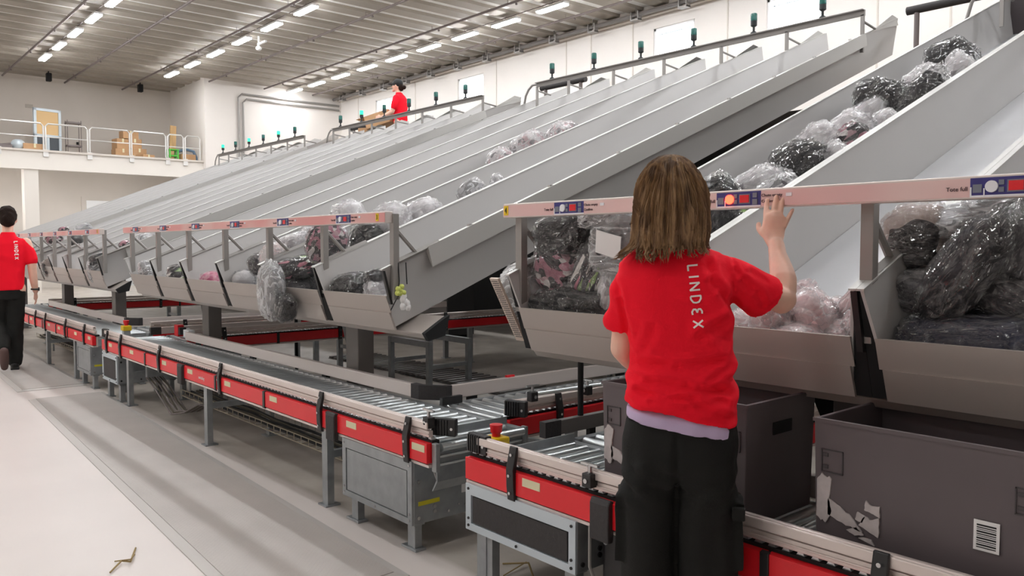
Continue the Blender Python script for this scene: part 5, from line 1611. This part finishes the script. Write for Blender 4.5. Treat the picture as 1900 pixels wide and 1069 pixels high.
# trousers
tw = []
m = MB(); m.rings([tor(0.735, -0.135, 0.170, 0.100, 0.0), tor(0.79, -0.146, 0.184, 0.117), tor(0.86, -0.144, 0.181, 0.118), tor(0.92, -0.132, 0.172, 0.11)]); tw.append(m)
for s, cx, r0 in ((-1, -0.066, 0.082), (1, 0.095, 0.093)):
    m = MB()
    rg = []
    for z, r, ry in ((0.035, .078, .10), (0.10, .074, .09), (0.25, .072, .085), (0.44, .076 if s < 0 else .087, .083), (0.60, r0 - .004, .092), (0.72, r0, .104), (0.80, r0 - .004, .108)):
        rg.append(ellipse_ring((cx + s * 0.004 * (0.8 - z) * 4, 0.0, z), r, ry, 32, 0.95))
    m.rings(rg); tw.append(m)
for s in (-1, 1):   # cargo pockets with flaps
    m = MB(); cx = -0.147 if s < 0 else 0.187
    m.box(cx - 0.016, cx + 0.012, -0.055, 0.06, 0.50, 0.665).box(cx - 0.016, cx + 0.018, -0.06, 0.065, 0.655, 0.70); tw.append(m)
me = remeshed(tw, 0.006, 4)
def tr_fold(c, n_):
    x, y, z = c; v = Vector(c)
    d = 0.006 * noise.noise(v * 10) + 0.009 * noise.noise(Vector((x * 16, y * 16, z * 5)))
    k = math.exp(-((z - 0.735) / 0.06) ** 2)
    d += 0.010 * k * math.sin((z * 90 - abs(x - 0.02) * 70)) * (0.6 + noise.noise(v * 5))
    # seam between the seat halves
    if y < 0: d -= 0.010 * math.exp(-((x - 0.012) / 0.010) ** 2) * max(0, min(1, (0.95 - z) / 0.12))
    d += 0.006 * max(0, (0.25 - z) * 4) * math.sin(z * 120 + 4 * noise.noise(v * 5))
    return d
displace(me, tr_fold)
tr = link('trousers', me, M['trouser'], wm, True)
MB().tube([(0.196, -0.05, 0.677), (0.201, -0.052, 0.677)], 0.006, 10).build('pocket_snap', M['steel'], tr)
MB().box(0.165, 0.20, -0.09, -0.065, 0.655, 0.69, Matrix.Rotation(0.0, 4, 'Z')).build('pocket_flap_corner', M['trouser'], tr, bevel=0.004)
for s, cx in ((-1, -0.08), (1, 0.11)):
    m = MB(); limb(m, [(cx, -0.06, 0.045), (cx, 0.05, 0.045), (cx + s * .01, 0.17, 0.035)], [0.042, 0.045, 0.036], 16, 0.9, (0, 0, 1)); m.box(cx - 0.043, cx + 0.043, -0.10, 0.19, 0.0, 0.022)
    link('shoe', remeshed([m], 0.006, 2), M['shoe'], wm, True)
# hair: full volume with locks
HC_ = Vector((-0.012, 0.015, 1.565))
hs = []
m = MB()
def hring(z, l, r, ry, yc):
    return ellipse_ring(((l + r) / 2, yc, z), (r - l) / 2, ry, 48, 0.95)
m.rings([hring(1.680, -0.028, -0.002, 0.018, 0.01), hring(1.673, -0.052, 0.022, 0.045, 0.01), hring(1.655, -0.076, 0.046, 0.072, 0.01), hring(1.628, -0.095, 0.066, 0.093, 0.01), hring(1.595, -0.106, 0.080, 0.105, 0.008), hring(1.56, -0.110, 0.087, 0.110, 0.004),
         hring(1.51, -0.113, 0.091, 0.108, -0.002), hring(1.46, -0.117, 0.092, 0.10, -0.008), hring(1.43, -0.120, 0.088, 0.088, -0.014), hring(1.415, -0.112, 0.080, 0.076, -0.018)])
hs.append(m)
me = remeshed(hs, 0.006, 3)
def hair_disp(c, n_):
    a = math.atan2(c[0] - HC_.x, -(c[1] - HC_.y))
    s = 0.0045 * math.sin(a * 17 + 3 * noise.noise(Vector((a * 2, c[2] * 8, 0)))) + 0.0035 * noise.noise(Vector((a * 14, c[2] * 6, 3)))
    return s * min(1, max(0, (1.675 - c[2]) * 14))
displace(me, hair_disp)
hair = link('hair', me, M['hair'], wm, True)
bm_ = bmesh.new(); bm_.from_mesh(me); hb_ = BVHTree.FromBMesh(bm_)
mb = MB()
hr = random.Random(11)
for i in range(560):
    a0 = hr.uniform(-3.1, 3.1) if i > 430 else hr.uniform(-2.3, 2.3)      # 0 = back of the head, towards the camera
    top = hr.uniform(1.44, 1.655) if i < 380 else hr.uniform(1.62, 1.655)
    end = 1.425 - 0.022 * math.cos(a0) + hr.uniform(-0.028, 0.018)
    if a0 > 0: end += 0.006
    else: end -= 0.012
    r = hr.uniform(0.0022, 0.0046)
    pts = []; rs = []
    N_ = 15
    wob = hr.uniform(0, 6.28); amp = hr.uniform(0.0, 0.05)
    for k in range(N_):
        t_ = k / (N_ - 1)
        z = top + (end - top) * t_
        a = a0 * (0.72 + 0.28 * min(1, t_ * 1.6 + (1.665 - top) * 4)) + amp * math.sin(wob + t_ * 7)
        d = Vector((math.sin(a), -math.cos(a), 0))
        zz = min(z, 1.66)
        hit = hb_.ray_cast(Vector((HC_.x, HC_.y - 0.01, max(zz, 1.425))) + d * 0.4, -d)
        q = hit[0] if hit[0] else Vector((HC_.x, HC_.y, z)) + d * 0.08
        off = 0.0008 + 0.003 * hr.random() * (t_ > 0.1)
        if z < 1.43:
            off += (1.43 - z) * hr.uniform(-0.25, 0.55)
            if a0 < -0.9: off += (1.43 - z) * 0.9
        q = Vector((q.x, q.y, z)) + d * off
        if k == 0 and top > 1.60:
            # root the lock at the crown parting
            R0 = math.hypot(q.x - HC_.x, q.y - HC_.y)
            for fr in (0.05, 0.3, 0.55, 0.8):
                h2 = hb_.ray_cast(Vector((HC_.x + d.x * R0 * fr, HC_.y + d.y * R0 * fr, 2.0)), Vector((0, 0, -1)))
                if h2[0]:
                    pts.append(h2[0] + Vector((0, 0, 0.001))); rs.append(r * (0.5 + 0.4 * fr))
        pts.append(q); rs.append(r * (0.35 + 0.65 * math.sin(math.pi * min(1, t_ * 0.85 + 0.12))) * (1 if k < N_ - 1 else 0.2))
    mb.tube(pts, rs, 5, True, 0.45)
bm_.free()
mb.build('hair_locks', M['hair'], hair, True)

# ------------------------------------------------------------------ the walking man at the left
def man_body(parts_, vox=0.009, sm=3):
    return remeshed(parts_, vox, sm)


wk = thing('person', 'man in a red polo shirt and black trousers walking away at the left edge', 'person')
place(wk, (-10.68, 1.64, 0.017))
bw = []
m = MB(); limb(m, [(0.04, 0, 0.95), (0.04, 0.0, 1.2), (0.04, 0.0, 1.44)], [0.12, 0.14, 0.12], 20, 0.7); bw.append(m)
m = MB(); limb(m, [(0.04, 0, 1.48), (0.045, 0.02, 1.62)], [0.058, 0.055]); bw.append(m)
m = MB(); m.sphere((0.045, 0.03, 1.715), 0.098, 20, 14, 0.84, 1.05, 1.2); bw.append(m)
m = MB(); limb(m, [(0.045, 0.10, 1.65), (0.045, 0.125, 1.625)], [0.045, 0.028]); bw.append(m)
m = MB(); limb(m, [(0.045, 0.14, 1.73), (0.045, 0.155, 1.70)], [0.010, 0.014], 10); bw.append(m)
for s in (-1, 1):
    m = MB(); m.sphere((0.045 + s * 0.084, 0.02, 1.70), 0.03, 12, 8, 0.4, 0.7, 1.1); bw.append(m)
m = MB(); limb(m, [(0.215, 0, 1.44), (0.262, -0.02, 1.27), (0.270, -0.03, 1.14)], [0.06, 0.052, 0.045]); bw.append(m)
m = MB(); limb(m, [(0.270, -0.03, 1.14), (0.282, 0.0, 1.0), (0.297, 0.05, 0.88)], [0.046, 0.042, 0.028]); bw.append(m)
m = MB(); limb(m, [(0.297, 0.05, 0.88), (0.300, 0.065, 0.82)], [0.028, 0.042], 14, 0.5, (1, 0, 0)); bw.append(m)
for i in range(4):
    b0 = Vector((0.300, 0.035 + i * 0.021, 0.80))
    m = MB(); limb(m, [b0, b0 + Vector((-0.002, 0.004, -0.04)), b0 + Vector((-0.014, 0.006, -0.068 - 0.006 * (i in (1, 2))))], [0.0105, 0.0098, 0.008], 10); bw.append(m)
m = MB(); limb(m, [(0.295, 0.085, 0.86), (0.288, 0.108, 0.82), (0.284, 0.112, 0.785)], [0.014, 0.012, 0.010], 10); bw.append(m)
m = MB(); limb(m, [(-0.135, 0, 1.44), (-0.19, 0.03, 1.27), (-0.19, 0.06, 1.14)], [0.06, 0.052, 0.045]); bw.append(m)
m = MB(); limb(m, [(-0.19, 0.06, 1.14), (-0.19, 0.14, 1.02), (-0.18, 0.22, 0.92)], [0.046, 0.042, 0.028]); bw.append(m)
m = MB(); limb(m, [(-0.18, 0.22, 0.92), (-0.175, 0.27, 0.87)], [0.028, 0.042], 14, 0.5, (1, 0, 0)); bw.append(m)
for i in range(4):
    b0 = Vector((-0.175, 0.26 + i * 0.016, 0.86 + i * 0.008))
    m = MB(); limb(m, [b0, b0 + Vector((0, 0.025, -0.03)), b0 + Vector((0.01, 0.03, -0.062))], [0.0105, 0.0098, 0.008], 10); bw.append(m)
m = MB(); limb(m, [(-0.17, 0.25, 0.90), (-0.15, 0.28, 0.87), (-0.145, 0.30, 0.84)], [0.014, 0.012, 0.010], 10); bw.append(m)
m = MB(); limb(m, [(0.11, 0, 0.92), (0.09, 0.03, 0.5), (0.07, -0.02, 0.10)], [0.095, 0.06, 0.04]); bw.append(m)
m = MB(); limb(m, [(-0.04, 0, 0.92), (-0.04, 0.10, 0.50), (-0.03, -0.24, 0.22)], [0.095, 0.06, 0.04]); bw.append(m)
link('body', man_body(bw), M['skin'], wk, True)
def torm(z, l, r, ry, yc=0.0): return ellipse_ring(((l + r) / 2, yc, z), (r - l) / 2, ry, 36, 0.85)
m = MB(); m.rings([torm(0.905, -0.125, 0.185, 0.125), torm(1.0, -0.13, 0.188, 0.122), torm(1.15, -0.135, 0.20, 0.118), torm(1.30, -0.145, 0.22, 0.118), torm(1.42, -0.15, 0.23, 0.105), torm(1.48, -0.11, 0.19, 0.085), torm(1.515, -0.04, 0.125, 0.075), torm(1.56, -0.02, 0.11, 0.07, 0.01)])
m2 = MB(); limb(m2, [(0.19, 0, 1.42), (0.240, -0.01, 1.32), (0.262, -0.02, 1.24)], [0.075, 0.072, 0.068], 20)
m3 = MB(); limb(m3, [(-0.11, 0, 1.42), (-0.16, 0.01, 1.32), (-0.185, 0.03, 1.24)], [0.075, 0.072, 0.068], 20)
me = remeshed([m, m2, m3], 0.009, 4)
displace(me, lambda c, n_: 0.005 * math.sin(c[2] * 40 + c[0] * 14 + 3 * noise.noise(Vector(c) * 4)) * max(0, noise.noise(Vector(c) * 5)) + 0.003 * noise.noise(Vector(c) * 9))
ps = link('polo_shirt', me, M['shirt'], wk, True)
print_on(me, ps, (0.10, 0, 1.455), (0.02, 0, -1), (1, 0, 0.02), (0, -1, 0), 0.034, 0.018, 0.008)
t1 = MB(); t1.rings([torm(0.80, -0.12, 0.18, 0.11), torm(0.88, -0.125, 0.185, 0.118), torm(0.95, -0.118, 0.178, 0.11)])
t2 = MB(); limb(t2, [(0.105, 0, 0.86), (0.09, 0.03, 0.5), (0.075, -0.02, 0.09)], [0.098, 0.082, 0.075], 20)
t3 = MB(); limb(t3, [(-0.045, 0, 0.86), (-0.045, 0.10, 0.50), (-0.035, -0.20, 0.26)], [0.098, 0.08, 0.07], 20)
me = remeshed([t1, t2, t3], 0.009, 3)
displace(me, lambda c, n_: 0.006 * noise.noise(Vector((c[0] * 12, c[1] * 12, c[2] * 18))))
link('trousers', me, M['trouser'], wk, True)
m = MB(); limb(m, [(0.07, -0.06, 0.05), (0.07, 0.06, 0.05), (0.07, 0.19, 0.035)], [0.045, 0.048, 0.038], 14, 0.9, (0, 0, 1)); m.box(0.025, 0.115, -0.10, 0.22, 0.0, 0.02)
link('shoe', remeshed([m], 0.009, 2), M['shoe'], wk, True)
m = MB(); limb(m, [(-0.03, -0.30, 0.24), (-0.03, -0.27, 0.15), (-0.03, -0.19, 0.05)], [0.045, 0.048, 0.038], 14, 0.9, (0, 1, 1))
link('shoe', remeshed([m], 0.009, 2), mat('worn_sole', (92, 70, 66), 0.7), wk, True)
m = MB(); m.sphere((0.045, 0.015, 1.75), 0.105, 20, 14, 0.90, 1.08, 1.05); m2 = MB(); m2.sphere((0.045, -0.045, 1.70), 0.08, 16, 12, 0.95, 0.8, 1.1)
me = remeshed([m, m2], 0.008, 2)
displace(me, lambda c, n_: 0.012 * noise.noise(Vector(c) * 22))
link('hair', me, M['hair2'], wk, True)
MB().tube([(0.294 + 0.036 * math.cos(a / 12 * 6.2832), 0.04 + 0.036 * math.sin(a / 12 * 6.2832), 0.905) for a in range(13)], 0.011, 8).box(0.325, 0.338, 0.02, 0.06, 0.885, 0.925).build('wrist_watch', M['black'], wk)

# ------------------------------------------------------------------ the man up on the platform, seen in profile
up = thing('person', 'man in black cap and red polo shirt holding a cardboard box up high', 'person')
place(up, (-13.9, 9.05, 2.98))
up.rotation_euler.z += math.radians(62)     # he looks to the left of the picture
bw = []
m = MB(); limb(m, [(0, 0, 0.95), (0, 0.0, 1.2), (0, 0.0, 1.36)], [0.10, 0.12, 0.10], 20, 0.7); bw.append(m)
m = MB(); limb(m, [(0, 0.0, 1.44), (0, 0.05, 1.56)], [0.058, 0.05]); bw.append(m)
m = MB(); m.sphere((0, 0.07, 1.655), 0.092, 20, 14, 0.84, 1.05, 1.2); bw.append(m)
m = MB(); limb(m, [(0, 0.13, 1.59), (0, 0.155, 1.57)], [0.045, 0.028]); bw.append(m)
m = MB(); limb(m, [(0, 0.165, 1.66), (0, 0.190, 1.635)], [0.010, 0.014], 10); bw.append(m)
for s in (-1, 1):
    m = MB(); m.sphere((s * 0.08, 0.06, 1.65), 0.03, 12, 8, 0.4, 0.7, 1.1); bw.append(m)
    m = MB(); limb(m, [(s * 0.165, 0, 1.36), (s * 0.215, 0.02, 1.25), (s * 0.22, 0.06, 1.12)], [0.042, 0.048, 0.045]); bw.append(m)
    m = MB(); limb(m, [(s * 0.22, 0.06, 1.12), (s * 0.22, 0.20, 1.05), (s * 0.21, 0.31, 1.02)], [0.046, 0.04, 0.028]); bw.append(m)
    m = MB(); limb(m, [(s * 0.21, 0.31, 1.02), (s * 0.205, 0.37, 1.01)], [0.028, 0.04], 14, 0.5, (1, 0, 0)); bw.append(m)
    for i in range(4):
        b0 = Vector((s * 0.207, 0.39, 0.985 + i * 0.02))
        m = MB(); limb(m, [b0, b0 + Vector((0, 0.035, 0)), b0 + Vector((-s * 0.012, 0.062, 0))], [0.0105, 0.0098, 0.008], 10); bw.append(m)
    m = MB(); limb(m, [(s * 0.205, 0.34, 1.035), (s * 0.2, 0.365, 1.062), (s * 0.197, 0.395, 1.07)], [0.013, 0.012, 0.010], 10); bw.append(m)
    m = MB(); limb(m, [(s * 0.085, 0, 0.92), (s * 0.10, 0.02, 0.5), (s * 0.11, -0.02, 0.08)], [0.095, 0.06, 0.04]); bw.append(m)
link('body', remeshed(bw, 0.009, 3), M['skin'], up, True)
def tt(z, w, ry, yc=0.0): return ellipse_ring((0, yc, z), w, ry, 32, 0.85)
m = MB(); m.rings([tt(0.90, 0.165, 0.125), tt(1.1, 0.165, 0.125), tt(1.25, 0.18, 0.125), tt(1.38, 0.19, 0.11), tt(1.45, 0.14, 0.085), tt(1.49, 0.08, 0.07, .02), tt(1.52, 0.068, 0.062, .03)])
sl_ = [m]
for s in (-1, 1):
    q = MB(); limb(q, [(s * 0.16, 0, 1.38), (s * 0.205, 0.01, 1.28), (s * 0.215, 0.03, 1.20)], [0.075, 0.070, 0.064], 18); sl_.append(q)
me = remeshed(sl_, 0.009, 4)
displace(me, lambda c, n_: 0.006 * math.sin(c[2] * 36 + c[1] * 20) * max(0, noise.noise(Vector(c) * 5)))
ps2 = link('polo_shirt', me, M['shirt'], up, True)
ct = [MB()]
ct[0].rings([tt(0.82, 0.15, 0.11), tt(0.90, 0.155, 0.118), tt(0.96, 0.15, 0.11)])
for s in (-1, 1):
    q = MB(); limb(q, [(s * 0.085, 0, 0.86), (s * 0.10, 0.02, 0.5), (s * 0.11, -0.02, 0.10)], [0.09, 0.08, 0.075], 18); ct.append(q)
    q2 = MB(); q2.box(s * 0.11 - 0.045, s * 0.11 + 0.045, -0.10, 0.19, 0, 0.07)
    link('shoe', remeshed([q2], 0.01, 3), M['shoe'], up, True)
link('trousers', remeshed(ct, 0.009, 3), M['trouser'], up, True)
m = MB(); m.sphere((0, 0.055, 1.70), 0.105, 20, 12, 0.9, 1.05, 0.95); q = MB(); q.box(-0.075, 0.075, 0.10, 0.235, 1.685, 1.70)
me = remeshed([m, q], 0.008, 2)
link('cap', me, M['capblack'], up, True)
m = MB(); m.sphere((0, -0.02, 1.62), 0.075, 14, 10, 0.95, 0.7, 1.0); q = MB(); q.sphere((0, -0.085, 1.62), 0.045, 12, 8)
link('hair', remeshed([m, q], 0.008, 2), M['hair2'], up, True)
# the box he holds, tipped towards the chute
t = thing('cardboard_box', 'tan cardboard box held and tipped by the man in the black cap', 'box')
W2 = up.matrix_basis @ Matrix.Translation((0, 0.40, 0.86)) @ Matrix.Rotation(math.radians(-14), 4, 'X')
t.matrix_world = W2
mb = MB()
mb.box(-0.19, 0.19, -0.28, -0.27, 0, 0.26).box(-0.19, 0.19, 0.27, 0.28, 0, 0.26).box(-0.19, -0.18, -0.28, 0.28, 0, 0.26).box(0.18, 0.19, -0.28, 0.28, 0, 0.26).box(-0.19, 0.19, -0.28, 0.28, 0, 0.01)
mb.build('box_body', M['carton'], t)
MB().box(-0.19, 0.19, 0.28, 0.46, 0.255, 0.262).build('flap', M['carton'], t)
MB().box(0.1905, 0.192, -0.08, 0.05, 0.1, 0.18).build('white_label', M['paper'], t)
t = thing('cardboard_box', 'second tan cardboard box standing at the chute head before the capped man', 'box', (-14.65, 8.78, 2.98), 0.5)
MB().box(-0.15, 0.15, -0.2, 0.2, 0, 0.85).build('box_body', M['carton'], t, bevel=0.008)
MB().box(-0.153, 0.153, -0.03, 0.03, 0.7, 0.853).build('tape', M['label'], t)
